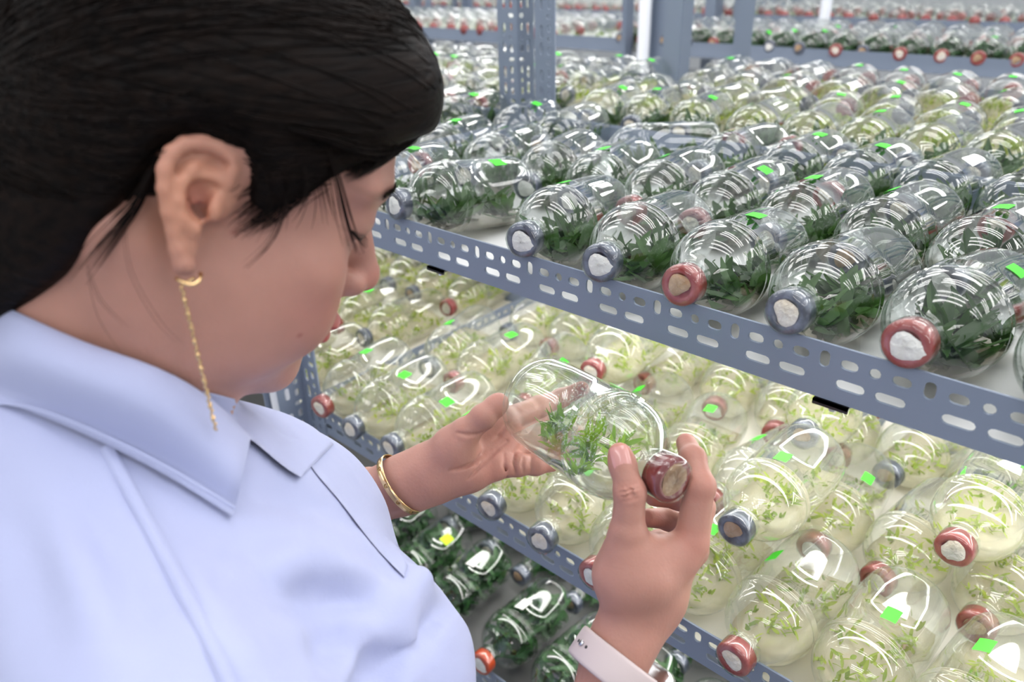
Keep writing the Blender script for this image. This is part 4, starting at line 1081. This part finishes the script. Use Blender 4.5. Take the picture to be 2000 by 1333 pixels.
def strands():
    b = MB(); rg = random.Random(3); bun = np.array((0, -.125, -.015))
    hl = [np.array(p) for p in HAIRLINE[:13]]
    def front_pt(t):
        u = t*(len(hl)-1); i = min(int(u), len(hl)-2); p = hl[i]*(1-(u-i))+hl[i+1]*(u-i)
        return p
    def slerp(a, c, t):
        a = a/np.linalg.norm(a); c = c/np.linalg.norm(c); w = math.acos(max(-1, min(1, float(a@c)))); return (a*math.sin((1-t)*w)+c*math.sin(t*w))/math.sin(w)
    for k in range(1100):
        if k % 3 < 2:
            p = front_pt(rg.random()); yy, zz = p[0]+rg.uniform(-.01, .004), p[1]+rg.uniform(.0, .010)
            q = 1-((yy-HC[1])/HR_[1])**2-((zz-HC[2])/HR_[2])**2
            st = np.array((HR_[0]*math.sqrt(max(q, .02)), yy, zz))
        else:
            st = np.array((rg.uniform(-.02, .06), rg.uniform(.0, .09), .12))
        d0 = (st-HC)/HR_; e = bun+np.array((rg.gauss(0, .02), 0, rg.gauss(0, .015))); d1 = (e-HC)/HR_
        pts = []; n = 15; t1 = rg.uniform(.6, 1.0); off = rg.uniform(.0002, .0012)
        for i in range(n+1):
            v = slerp(d0, d1, t1*i/n); w = h2w(HC+HR_*v*1.0)
            pts.append(on_hair(w, off+(.0006 if rg.random() < .06 else 0)))
        b.tube(pts, [.00035 if 0 < i < n else .0001 for i in range(n+1)], 3, False)
    def wisp(P, n, jit, r=.00035):
        for _ in range(n):
            off = [rg.gauss(0, jit) for _ in range(3)]; m = len(P); Q = []
            for i, (x, y, d) in enumerate(P):
                g = .35+1.3*i/(m-1); Q.append(np.array(at(x+off[0]*g*1000, y+off[1]*g*1000, d+off[2]*.25)))
            R_ = []                     # smooth the polyline
            for i in range(m-1):
                p0, p1, p2, p3 = Q[max(i-1, 0)], Q[i], Q[i+1], Q[min(i+2, m-1)]
                for u in (0, .25, .5, .75):
                    R_.append(.5*((2*p1)+(-p0+p2)*u+(2*p0-5*p1+4*p2-p3)*u*u+(-p0+3*p1-3*p2+p3)*u**3))
            R_.append(Q[-1]); b.tube(R_, [r*(1 if i < len(R_)*.6 else max(.25, 1-1.1*(i/len(R_)-.6)/.4)) for i in range(len(R_))], 3, False)
    wisp([(740, 60, .388), (800, 140, .400), (838, 205, .408), (815, 255, .408), (770, 290, .402), (725, 318, .386), (690, 332, .374)], 120, .006)
    wisp([(700, 100, .375), (760, 170, .385), (790, 230, .395), (770, 275, .398), (720, 312, .384), (680, 330, .372)], 90, .007)
    wisp([(560, 250, .342), (640, 270, .352), (700, 290, .368), (750, 285, .388), (800, 250, .402)], 60, .008)
    wisp([(620, 250, .350), (645, 310, .358), (660, 370, .366), (672, 425, .371), (690, 485, .377)], 16, .005, .0003)
    wisp([(610, 270, .350), (622, 330, .358), (632, 385, .366), (640, 425, .370)], 8, .008, .0002)
    wisp([(540, 300, .345), (560, 350, .351), (556, 400, .357), (530, 470, .360), (480, 522, .360)], 7, .004, .0002)
    wisp([(520, 330, .345), (535, 375, .352), (530, 410, .356), (515, 440, .358)], 14, .012, .0002)
    wisp([(590, 320, .350), (600, 370, .358), (590, 400, .360), (575, 420, .361)], 10, .012, .0002)
    wisp([(300, 330, .330), (265, 400, .333), (225, 450, .334), (170, 520, .338)], 24, .010, .0003)
    wisp([(240, 430, .332), (250, 520, .338), (300, 610, .345), (340, 650, .352)], 2, .012, .0001)
    wisp([(170, 520, .336), (190, 590, .342), (240, 650, .348)], 3, .014, .0001)
    # short hairs softening the hairline
    hb2 = bvh(HEADV, HEADQ)
    for k in range(620):
        t = rg.random()*.98; p = front_pt(t); j = p+np.array((rg.gauss(0, .002), rg.uniform(-.001, .010)))
        if -.026 < p[0] < .016: continue
        d2 = np.array((-.35 if t > .35 else -.75, -1.0 if t > .35 else -.55)); d2 = d2/np.linalg.norm(d2); ln = rg.uniform(.006, .016)*(1.3 if .3 < t < .55 else .8); P = []
        for i in range(5):
            yz = j+d2*ln*i/4+np.array((-.002*(i/4)**2*rg.uniform(0, 1.5), 0)); w = Vector(h2w((.110, yz[0], yz[1])))
            r_ = hb2.ray_cast(w, Vector(-HX)); 
            if r_[0] is None: break
            P.append(r_[0]+Vector(HX)*(.0030*(1-i/4)+.0006))
        if len(P) == 5: b.tube(P, [.00022, .00022, .00018, .00012, .00005], 3, False)
    return b.build('hair_strands', M_HAIR, None, True)
def brow_lash():
    hb_ = BVHTree.FromPolygons([tuple(v) for v in HEADV], [tuple(int(i) for i in q) for q in HEADQ]); rg = random.Random(4)
    for s in (1, -1):
        b = MB()
        for k in range(150):
            t = rg.random(); x = .014+.042*t; z = .0375+.004*math.sin(t*2.4)-.006*t*t+rg.gauss(0, .0014)
            p = Vector(h2w((s*x, .10, z))); q, n_, _, _ = hb_.find_nearest(p); d = Vector(HM @ np.array((s*.8, -.25, .22))).normalized()
            b.tube([q+n_*.0002, q+n_*.0011+d*.003, q+n_*.0006+d*.0065], [.00028, .00026, .0001], 3, False)
        b.build('eyebrow', M_HAIR, BX, True).matrix_parent_inverse = Matrix.Translation((-T0[0], -T0[1], 0))
        b = MB(); P = []
        for k in range(15):
            t = k/14; x = .018+.033*t; z = .0100-.0020*math.sin(t*math.pi)+.0016*t
            q, n_, _, _ = hb_.find_nearest(Vector(h2w((s*x, .095-.02*t, z)))); P.append(q+n_*.0004)
        b.tube(P, .0008, 5)
        for k in range(4, 15):
            n2_ = Vector(HM @ np.array((s*.35, .75, -.55))).normalized(); b.tube([P[k], P[k]+n2_*.004, P[k]+n2_*.007+Vector((0, 0, .0012))], [.0002, .00016, .00005], 3, False)
        b.build('eyelashes', M_HAIR, BX, True).matrix_parent_inverse = Matrix.Translation((-T0[0], -T0[1], 0))
brow_lash()
hs = strands(); hs.parent = hair; hs['kind'] = 'stuff'

# ------------------------------------------------------------------ collar, placket, seams on the shirt
sbvh = BVHTree.FromPolygons([tuple(v) for v in SHV], [tuple(int(i) for i in q) for q in SHQ])
bbvh = BVHTree.FromPolygons([tuple(v) for v in HEADV], [tuple(int(i) for i in q) for q in HEADQ])
def resample(P, n):
    P = [Vector(p) for p in P]; L = [0]
    for i in range(1, len(P)): L.append(L[-1]+(P[i]-P[i-1]).length)
    out = []
    for k in range(n):
        s = L[-1]*k/(n-1); i = max(j for j in range(len(L)) if L[j] <= s+1e-9); i = min(i, len(P)-2)
        t = (s-L[i])/(L[i+1]-L[i]+1e-12); out.append(P[i].lerp(P[i+1], t))
    for _ in range(3):
        out = [out[0]]+[out[i]*.5+(out[i-1]+out[i+1])*.25 for i in range(1, n-1)]+[out[-1]]
    return out
def leaf_sheet(name, top, bot, m=10, n=28, puff=.006, thick=.0016, parent=None, stitch=True, clear=True, back=0):
    """a folded cloth leaf between its fold line and its free edge"""
    A_, B_ = resample(top, n), resample(bot, n); V, F = [], []
    for side in (0, 1):
        for i in range(n):
            for j in range(m+1):
                t = j/m; p = A_[i].lerp(B_[i], t); out_ = (CAMP-p).normalized()
                dn = puff*math.sin(math.pi*min(1, t*1.15))-(.0 if side == 0 else thick)
                if back and i < back*n: out_ = Vector((p-Vector(t2w((0, .0, -.02))))); out_.z = .01; out_.normalize()
                if stitch and (t > .93 or i > n-3): dn += .0008
                V.append(p+out_*dn)
    k = n*(m+1)
    for i in range(n-1):
        for j in range(m):
            a = i*(m+1)+j; F.append((a, a+1, a+m+2, a+m+1)); F.append((a+k, a+m+1+k, a+m+2+k, a+1+k))
    for i in range(n-1):
        for j in (0, m):
            a = i*(m+1)+j; F.append((a, a+m+1, a+m+1+k, a+k))
    for i in (0, n-1):
        for j in range(m):
            a = i*(m+1)+j; F.append((a, a+1, a+1+k, a+k))
    if clear:
        for i_, v_ in enumerate(V):
            if back and (i_ % k)//(m+1) < back*n:
                for t_ in (bbvh, sbvh):
                    q_, n_, _, _ = t_.find_nearest(V[i_]); g_ = .0036 if i_ < k else .0020
                    if (V[i_]-q_).dot(n_) < g_: V[i_] = V[i_]+n_*(g_-(V[i_]-q_).dot(n_))
                continue
            dr = (v_-CAMP); L = dr.length; dr.normalize()
            for t_ in (bbvh, sbvh):
                h_ = t_.ray_cast(CAMP, dr)
                lim = (h_[3]-(.0030 if i_ < k else .0016)) if h_[0] is not None else 9
                if lim < L: V[i_] = CAMP+dr*lim; L = lim
    o = add_world(name, mesh_from(name, V, F, M_SHIRT)); o.parent = parent or shirt; o.matrix_parent_inverse = Matrix()
    return o
shirt_trees = [sbvh]
def up_off(p, o): return Vector(p)+(CAMP-Vector(p)).normalized()*o
# near leaf of the collar: fold line stands around the neck, free edge lies on the shoulder
def neck(x, y, d): p = hit(x, y, [bbvh], d, .007); q = at(x, y, d); return p if (p-CAMP).length < (q-CAMP).length else q
fold = [Vector(t2w((-.066, .010, .005))), Vector(t2w((-.058, -.028, .030))), Vector(t2w((-.030, -.052, .045))), neck(-60, 575, .395), neck(20, 603, .376), neck(60, 622, .370), neck(130, 655, .364), neck(200, 683, .361), neck(270, 702, .362), neck(340, 730, .368), neck(400, 768, .380), neck(445, 805, .395), neck(490, 856, .412)]
def on_shirt(p):
    q, n_, _, _ = sbvh.find_nearest(Vector(t2w(p))); return q+n_*.004
edge = [on_shirt((-.105, .000, -.03)), on_shirt((-.085, -.045, -.02)), on_shirt((-.050, -.075, -.005))]+[hit(x, y, shirt_trees, .36, .004) for x, y in ((-40, 768), (0, 786), (90, 815), (170, 850), (250, 890), (330, 930), (400, 975), (456, 1010))]
leaf_sheet('collar', fold, edge, puff=.013, n=40, back=.30)
COLLAR_LINES = (fold, edge)
fold2 = [at(395, 764, .455), at(440, 775, .470), at(500, 790, .490), at(560, 808, .510), at(610, 832, .525), at(652, 868, .535)]
edge2 = [hit(x, y, shirt_trees, d, .007) for x, y, d in ((440, 815, .445), (470, 845, .450), (500, 866, .455), (540, 900, .470), (565, 920, .480), (588, 932, .492))]
leaf_sheet('collar', fold2, edge2, puff=.004)
# shoulder seam, placket and buttons
def ribbon(name, P, w, th, mat, parent, n=30, lift=.0008):
    """a flat raised strip lying along a line of surface points"""
    P = resample(P, n); V, F = [], []
    for i, p in enumerate(P):
        t = (P[min(i+1, n-1)]-P[max(i-1, 0)]).normalized(); o = (CAMP-p).normalized(); s = t.cross(o).normalized()
        for a, h in ((-.5, -.001), (-.42, th), (.42, th), (.5, -.001)): V.append(p+s*w*a+o*(h+lift))
    for i in range(n-1):
        for j in range(3): a = i*4+j; F.append((a, a+1, a+5, a+4))
    o = obj(name, mesh_from(name, V, F, mat), parent); o.matrix_parent_inverse = Matrix(); return o
ribbon('shoulder_seam', [hit(x, y, shirt_trees, .36, 0) for x, y in ((205, 872), (240, 935), (285, 1020), (330, 1105), (375, 1190), (415, 1270), (445, 1333), (470, 1390))], .0065, .0012, M_SHIRT, shirt)
for fr in (.10,):
    ribbon('stitching', [up_off(b_.lerp(a_, fr), .004) for a_, b_ in zip(resample(fold, 20), resample(edge, 20))], .0016, .0005, M_SHIRT, shirt, lift=.0045)
pl_top = [at(600, 832, .525), at(650, 858, .545), at(692, 888, .560), at(728, 932, .575), at(757, 985, .590), at(768, 1035, .596), at(780, 1075, .598), at(796, 1105, .598)]
pl_bot = [hit(x, y, shirt_trees, dd, .001) for x, y, dd in ((600, 900, .50), (622, 932, .515), (650, 962, .53), (680, 1000, .545), (710, 1040, .56), (738, 1075, .57), (764, 1102, .58), (790, 1128, .585))]
leaf_sheet('placket', pl_top, pl_bot, m=6, n=26, puff=.003)
# trousers and shoes
def build_trousers():
    f = Field(t2w((-.24, -.18, -1.40))-.03, t2w((.24, .20, -.50))+.03, .009)
    f.ell(t2w((0, .01, -.62)), (.17, .125, .13), 0)
    for s in (-1, 1):
        f.cap(t2w((s*.085, .01, -.68)), t2w((s*.09, .01, -1.0)), .088, .070, .05); f.cap(t2w((s*.09, .01, -1.0)), t2w((s*.095, -.01, -1.33)), .069, .058, .03)
    V, Q = f.mesh(); return vq_mesh('trousers', smooth_vq(V, Q, 2, .5), Q, M_TROUSER)
add_world('trousers', build_trousers())
for s in (-1, 1):
    f = Field(t2w((s*.095-.08, -.12, -1.40)), t2w((s*.095+.08, .20, -1.26)), .006)
    f.cap(t2w((s*.095, -.04, -1.345)), t2w((s*.10, .13, -1.355)), .036, .030, .01); f.cap(t2w((s*.095, -.02, -1.34)), t2w((s*.095, -.01, -1.30)), .035, .035, .01); f.half(t2w((0, 0, -1.3845)), (0, 0, -1), .002)
    V, Q = f.mesh(); add_world('shoe', vq_mesh('shoe', smooth_vq(V, Q, 1, .5), Q, M_BLACK))
# fingernails
M_NAIL = simple('fingernail', (.62, .30, .27), .22, coat=.5)
def nail(c, d, n, w, l, r):
    """curved plate: c middle, d towards the tip, n outwards"""
    d = Vector(d).normalized(); n = Vector(n); n = (n-d*n.dot(d)).normalized(); s = d.cross(n); V, F = [], []; a, b = 8, 8
    for i in range(a+1):
        u = i/a-.5
        for j in range(b+1):
            v = j/b-.5; ww = w*(1-.16*max(0, u*2)**3-.25*max(0, -u*2)**4)
            th = v*ww/r; V.append(Vector(c)+d*u*l+s*math.sin(th)*r+n*(math.cos(th)-1)*r*.8-n*.0008*(abs(u*2)**4))
    for i in range(a):
        for j in range(b): k = i*(b+1)+j; F.append((k, k+1, k+b+2, k+b+1))
    o = add_world('fingernail', mesh_from('fingernail', V, F, M_NAIL)); o.matrix_parent_inverse = Matrix.Translation((-T0[0], -T0[1], 0)); return o
rbv = BVHTree.FromPolygons([tuple(v) for v in RHV], [tuple(int(i) for i in q) for q in RHQ]); lbv = BVHTree.FromPolygons([tuple(v) for v in LHV], [tuple(int(i) for i in q) for q in LHQ])
def pix(p):
    v = Vector(p)-CAMP; z = v.dot(CF); return 1000+FPX*v.dot(CR)/z, 666.5-FPX*v.dot(CU)/z
tp = RH['thb'][3]+(RH['thb'][2]-RH['thb'][3])*.10
tdir = (RH['thb'][3]-RH['thb'][2])
nail(hit(*pix(tp), [rbv], .49, .0005), tdir, (CAMP-Vector(tp)), .0135, .0155, .0085)
ln_ = (-Vector(CR)*.80+Vector(CU)*.52+(CAMP-at(965, 790, .63)).normalized()*.22).normalized(); nail(Vector(LH['thb'][3]+(LH['thb'][2]-LH['thb'][3])*.05)+ln_*.0086, LH['thb'][3]-LH['thb'][2], ln_, .012, .014, .008)
it_ = RH['idx'][3]; nail(Vector(it_)+(at(1350, 840, .52)-Vector(it_)).normalized()*.0068, RH['idx'][3]-RH['idx'][2], at(1352, 835, .52)-Vector(it_), .009, .010, .006)
BZ = Matrix()
# earring: a hinged hoop and a hanging chain
lobe = Vector(EARPT(7.8, -26.0, 4.0))
er = empty('earring', lobe); tag(er, 'thin gold earring with a long chain, hanging from the woman\'s ear', 'earring')
pts = []; en = Vector(EARN).normalized(); side = en.cross(Vector((0, 0, 1))).normalized()
for k in range(25):
    a = -2.2+5.4*k/24; pts.append(side*math.cos(a)*.0052*1.0+en*math.sin(a)*.0068+Vector((0, 0, -.0045-.0035*math.sin(a)**2)))
b = MB(); b.tube(pts, .0009, 8); b.build('hoop', M_GOLD, er, True)
b = MB(); top = pts[12]+Vector((0, 0, -.002)); L_ = .078; n = 60
b.tube([top+Vector((.0006*math.sin(i*2.1), .0006*math.cos(i*2.1), -L_*i/n)) for i in range(n+1)], [.0008 if i % 2 else .00055 for i in range(n+1)], 6); b.build('chain', M_GOLD, er, True)
for i in range(10):
    b = MB(); z = -L_*(.08+.09*i); b.tube([top+Vector((0, 0, z)), top+Vector((0, 0, z-.0012)), top+Vector((0, 0, z-.0024))], [.0006, .0013, .0006], 6); b.build('bead', M_GOLD, er, True)
# bangle on the far wrist
def ring_band(c, ax, u, ru, rv, w, th, n=48, prof=None):
    ax = Vector(ax).normalized(); u = Vector(u); u = (u-ax*u.dot(ax)).normalized(); v = ax.cross(u); V, F = [], []
    prof = prof or [(-.5, 0), (-.4, 1), (.4, 1), (.5, 0), (.4, -.6), (-.4, -.6)]; m = len(prof)
    for i in range(n):
        a = 2*math.pi*i/n
        for s, h in prof: V.append(Vector(c)+ax*w*s+u*math.cos(a)*(ru+th*h)+v*math.sin(a)*(rv+th*h))
    for i in range(n):
        for j in range(m): i2 = (i+1) % n; j2 = (j+1) % m; F.append((i*m+j, i*m+j2, i2*m+j2, i2*m+j))
    return V, F
bc = Vector(A(783, 946, .6555)); br = empty('bracelet', bc); tag(br, 'gold oval bangle on the woman\'s far wrist', 'bracelet')
bax = Vector(LH['fd'])*.92+Vector(CU)*-.25; bu = Vector(CU)
V_, F_ = ring_band((0, 0, 0), bax, bu, .0262+.002, .0245+.0035, .0062, .0008); obj('band', mesh_from('band', V_, F_, M_GOLD), br)
M_GOLDD = simple('engraved_gold', (.40, .26, .12), .35, 1.0)
ax_ = bax.normalized(); u_ = (bu-ax_*bu.dot(ax_)).normalized(); v_ = ax_.cross(u_)
if v_.dot(CAMP-bc) < 0: v_ = -v_
for ang in (-.75, -.15, .45, 1.05):
    p = u_*-math.sin(ang)*.0290+v_*math.cos(ang)*.0288; nn = (u_*-math.sin(ang)+v_*math.cos(ang)).normalized(); t1 = ax_.cross(nn)
    b = MB(); P = [p+nn*.0002+(ax_*math.cos(k*.5236)+t1*math.sin(k*.5236))*.0017 for k in range(13)]; b.tube(P, .00028, 5, False); b.tube([p+nn*.0002-t1*.0014, p+nn*.0002+t1*.0014], .00028, 5); b.build('engraved_screw', M_GOLDD, br, True)
# wristwatch on the near wrist
M_STRAP = simple('pale_pink_silicone', (.55, .46, .46), .5); M_SILVER = simple('silver_aluminium', (.72, .73, .76), .25, 1.0); M_SCREEN = simple('black_watch_glass', (.004, .006, .008), .06, 0, .6)
wc = Vector(RH['W0'])+Vector(RH['fdir'])*.0245; wax = (Vector(RH['fdir'])-Vector(CR)*.30).normalized()
ww = empty('wristwatch', wc); tag(ww, 'smartwatch with a pale pink strap on the woman\'s near wrist', 'watch')
wu = Vector(CR); wu = (wu-wax*wu.dot(wax)).normalized(); wv = wax.cross(wu)
V_, F_ = ring_band((0, 0, 0), wax, wu, .0285, .0265, .021, .0012, 56, [(-.5, -.6), (-.47, .6), (-.38, 1), (.38, 1), (.47, .6), (.5, -.6), (.4, -1), (-.4, -1)]); strap = obj('strap', mesh_from('strap', V_, F_, M_STRAP), ww)
if wv.dot(CAMP-wc) < 0: wv2 = -wv
else: wv2 = wv
for a, m, r in ((2.48, M_BLACK, .0011), (2.66, M_CHROME, .0019), (2.84, M_BLACK, .0011)):
    p = wu*math.cos(a)*.0297+wv2*math.sin(a)*.0277; nn = p.normalized(); b = MB(); b.tube([p-nn*.0003, p+nn*(.0011 if m is M_CHROME else .0002)], r, 12); b.build('strap_pin' if m is M_CHROME else 'strap_hole', m, strap, True)
def rounded_case(c, nx, ny, nz, sx, sy, h, r, mat, name, parent, bev=.003):
    bm = bmesh.new(); pr = []
    for qx, qy, a0 in ((1, 1, 0), (-1, 1, 1), (-1, -1, 2), (1, -1, 3)):
        for k in range(6): a = (a0+k/5)*math.pi/2; pr.append((qx*(sx/2-r)+r*math.cos(a), qy*(sy/2-r)+r*math.sin(a)))
    V, F = [], []; lev = [(-h/2, .82), (-h/2+bev*.4, .95), (-h/2+bev, 1), (h/2-bev, 1), (h/2-bev*.4, .95), (h/2, .84)]; n = len(pr)
    for z, s in lev:
        for x, y in pr: V.append(Vector(c)+nx*x*s+ny*y*s+nz*z)
    for i in range(len(lev)-1):
        for k in range(n): k2 = (k+1) % n; F.append((i*n+k, i*n+k2, (i+1)*n+k2, (i+1)*n+k))
    F.append(tuple(reversed(range(n)))); F.append(tuple((len(lev)-1)*n+k for k in range(n))); bm.free()
    return obj(name, mesh_from(name, V, F, mat), parent)
wn = (wu*.93-wv2*.36).normalized(); wt = wax.cross(wn).normalized()
case = rounded_case(wn*.0325, wt, wax, wn, .034, .040, .0095, .009, M_SILVER, 'watch_case', ww)
rounded_case(wn*.0375, wt, wax, wn, .031, .037, .003, .008, M_SCREEN, 'screen', case, .0012)
# ------------------------------------------------------------------ the bottle she holds
hb = empty('held_bottle', Vector(HB_C)); tag(hb, 'clear glass bottle of green sprouts held up in the woman\'s hands', 'bottle')
ax_ = Vector(HB_AX); up_ = Vector((0, 0, 1)); up_ = (up_-ax_*up_.dot(ax_)).normalized(); sd_ = up_.cross(ax_)
hb.matrix_world = Matrix(((ax_.x, sd_.x, up_.x, HB_C[0]), (ax_.y, sd_.y, up_.y, HB_C[1]), (ax_.z, sd_.z, up_.z, HB_C[2]), (0, 0, 0, 1))) @ Matrix.Scale(BS, 4)
lathe_p = [(x, max(r, .0008)) for x, r in PROF]
ob = obj('glass', lathe_x(lathe_p, 72, M_GLASS_HERO, 'glass', close=False), hb)
inn = [(x+(.0035 if x < -.08 else 0), max(r-.0022, .0006)) for x, r in PROF if x < .083]
obj('inner_glass', lathe_x(inn, 72, M_GLASS_HERO, 'inner_glass', close=False), ob)
c = obj('stopper', cap_mesh(M_RED_D), hb); obj('cotton_plug', cotton_mesh(M_PLUG_D, 9, .0128, (.001, .001)), c); obj('film_wrap', ME_FILM, c)
LV_H = -.022
obj('agar_gel', gel_mesh(M_GEL_HERO, LV_H, seed=4, rough=.0014), hb)
for i in range(13):
    rgp = random.Random(i*13+1); x0 = rgp.uniform(-.066, .036) if i > 3 else (-.07, -.03, .01, .034)[i]
    me = leaves_mesh('sprout', M_HEROLEAF, 300+i, 1, 13 if i % 3 else 18, (.012, .024), (.0030, .0056), (.25, 1.35), LV_H+.001, .7, xr=(x0-.001, x0+.001), curl=.7)
    obj('sprout', me, hb)
def droplets():
    b = MB(); rg = random.Random(8); oct_ = [Vector(v) for v in ((1, 0, 0), (-1, 0, 0), (0, 1, 0), (0, -1, 0), (0, 0, 1), (0, 0, -1))]
    for k in range(1500):
        x = rg.triangular(-.03, .056, .030); a = rg.gauss(math.pi/2+.25, .75); r = inner_r(x)-.0024; s = rg.uniform(.0004, .0012)
        p = Vector((x, r*math.cos(a), r*math.sin(a)))
        b.add([p+v*s*rg.uniform(.8, 1.2) for v in oct_], [(0, 2, 4), (2, 1, 4), (1, 3, 4), (3, 0, 4), (2, 0, 5), (1, 2, 5), (3, 1, 5), (0, 3, 5)])
    o = b.build('condensation', glass_mat('water_drop', refl=.10, gain=.9, edge=(.55, .6, .55)), hb, True); o['kind'] = 'stuff'
droplets()
tc_ = (CAMP-Vector(HB_C)).normalized()      # the tape sits on the rim of the view, on the upper side
th_ = min((t/100 for t in range(-160, 161)), key=lambda t: abs((up_*math.cos(t)-sd_*math.sin(t)).dot(tc_)-.06)+(0 if (up_*math.cos(t)-sd_*math.sin(t)).z > .2 else 9))
s = obj('tape_tag', ME_ST['green'], hb); s.rotation_euler = (th_, 0, 0); s.location = (-.002, 0, 0)
def mark():
    b = MB(); R_ = BR+.0004
    def q(u, v): a = v/BR; return (-.072+u, R_*math.cos(a), R_*math.sin(a))
    base = math.radians(128)*BR
    for st in (((0, .0), (0, .008), (.004, .008)), ((.006, 0), (.006, .008), (.010, .008), (.010, 0)), ((.0, -.003), (.010, -.003)), ((.002, -.006), (.008, -.006))):
        b.tube([q(u*.9, base+v) for u, v in st], .0003, 5)
    b.build('embossed_mark', M_GLASS_HERO, hb, True)
mark()
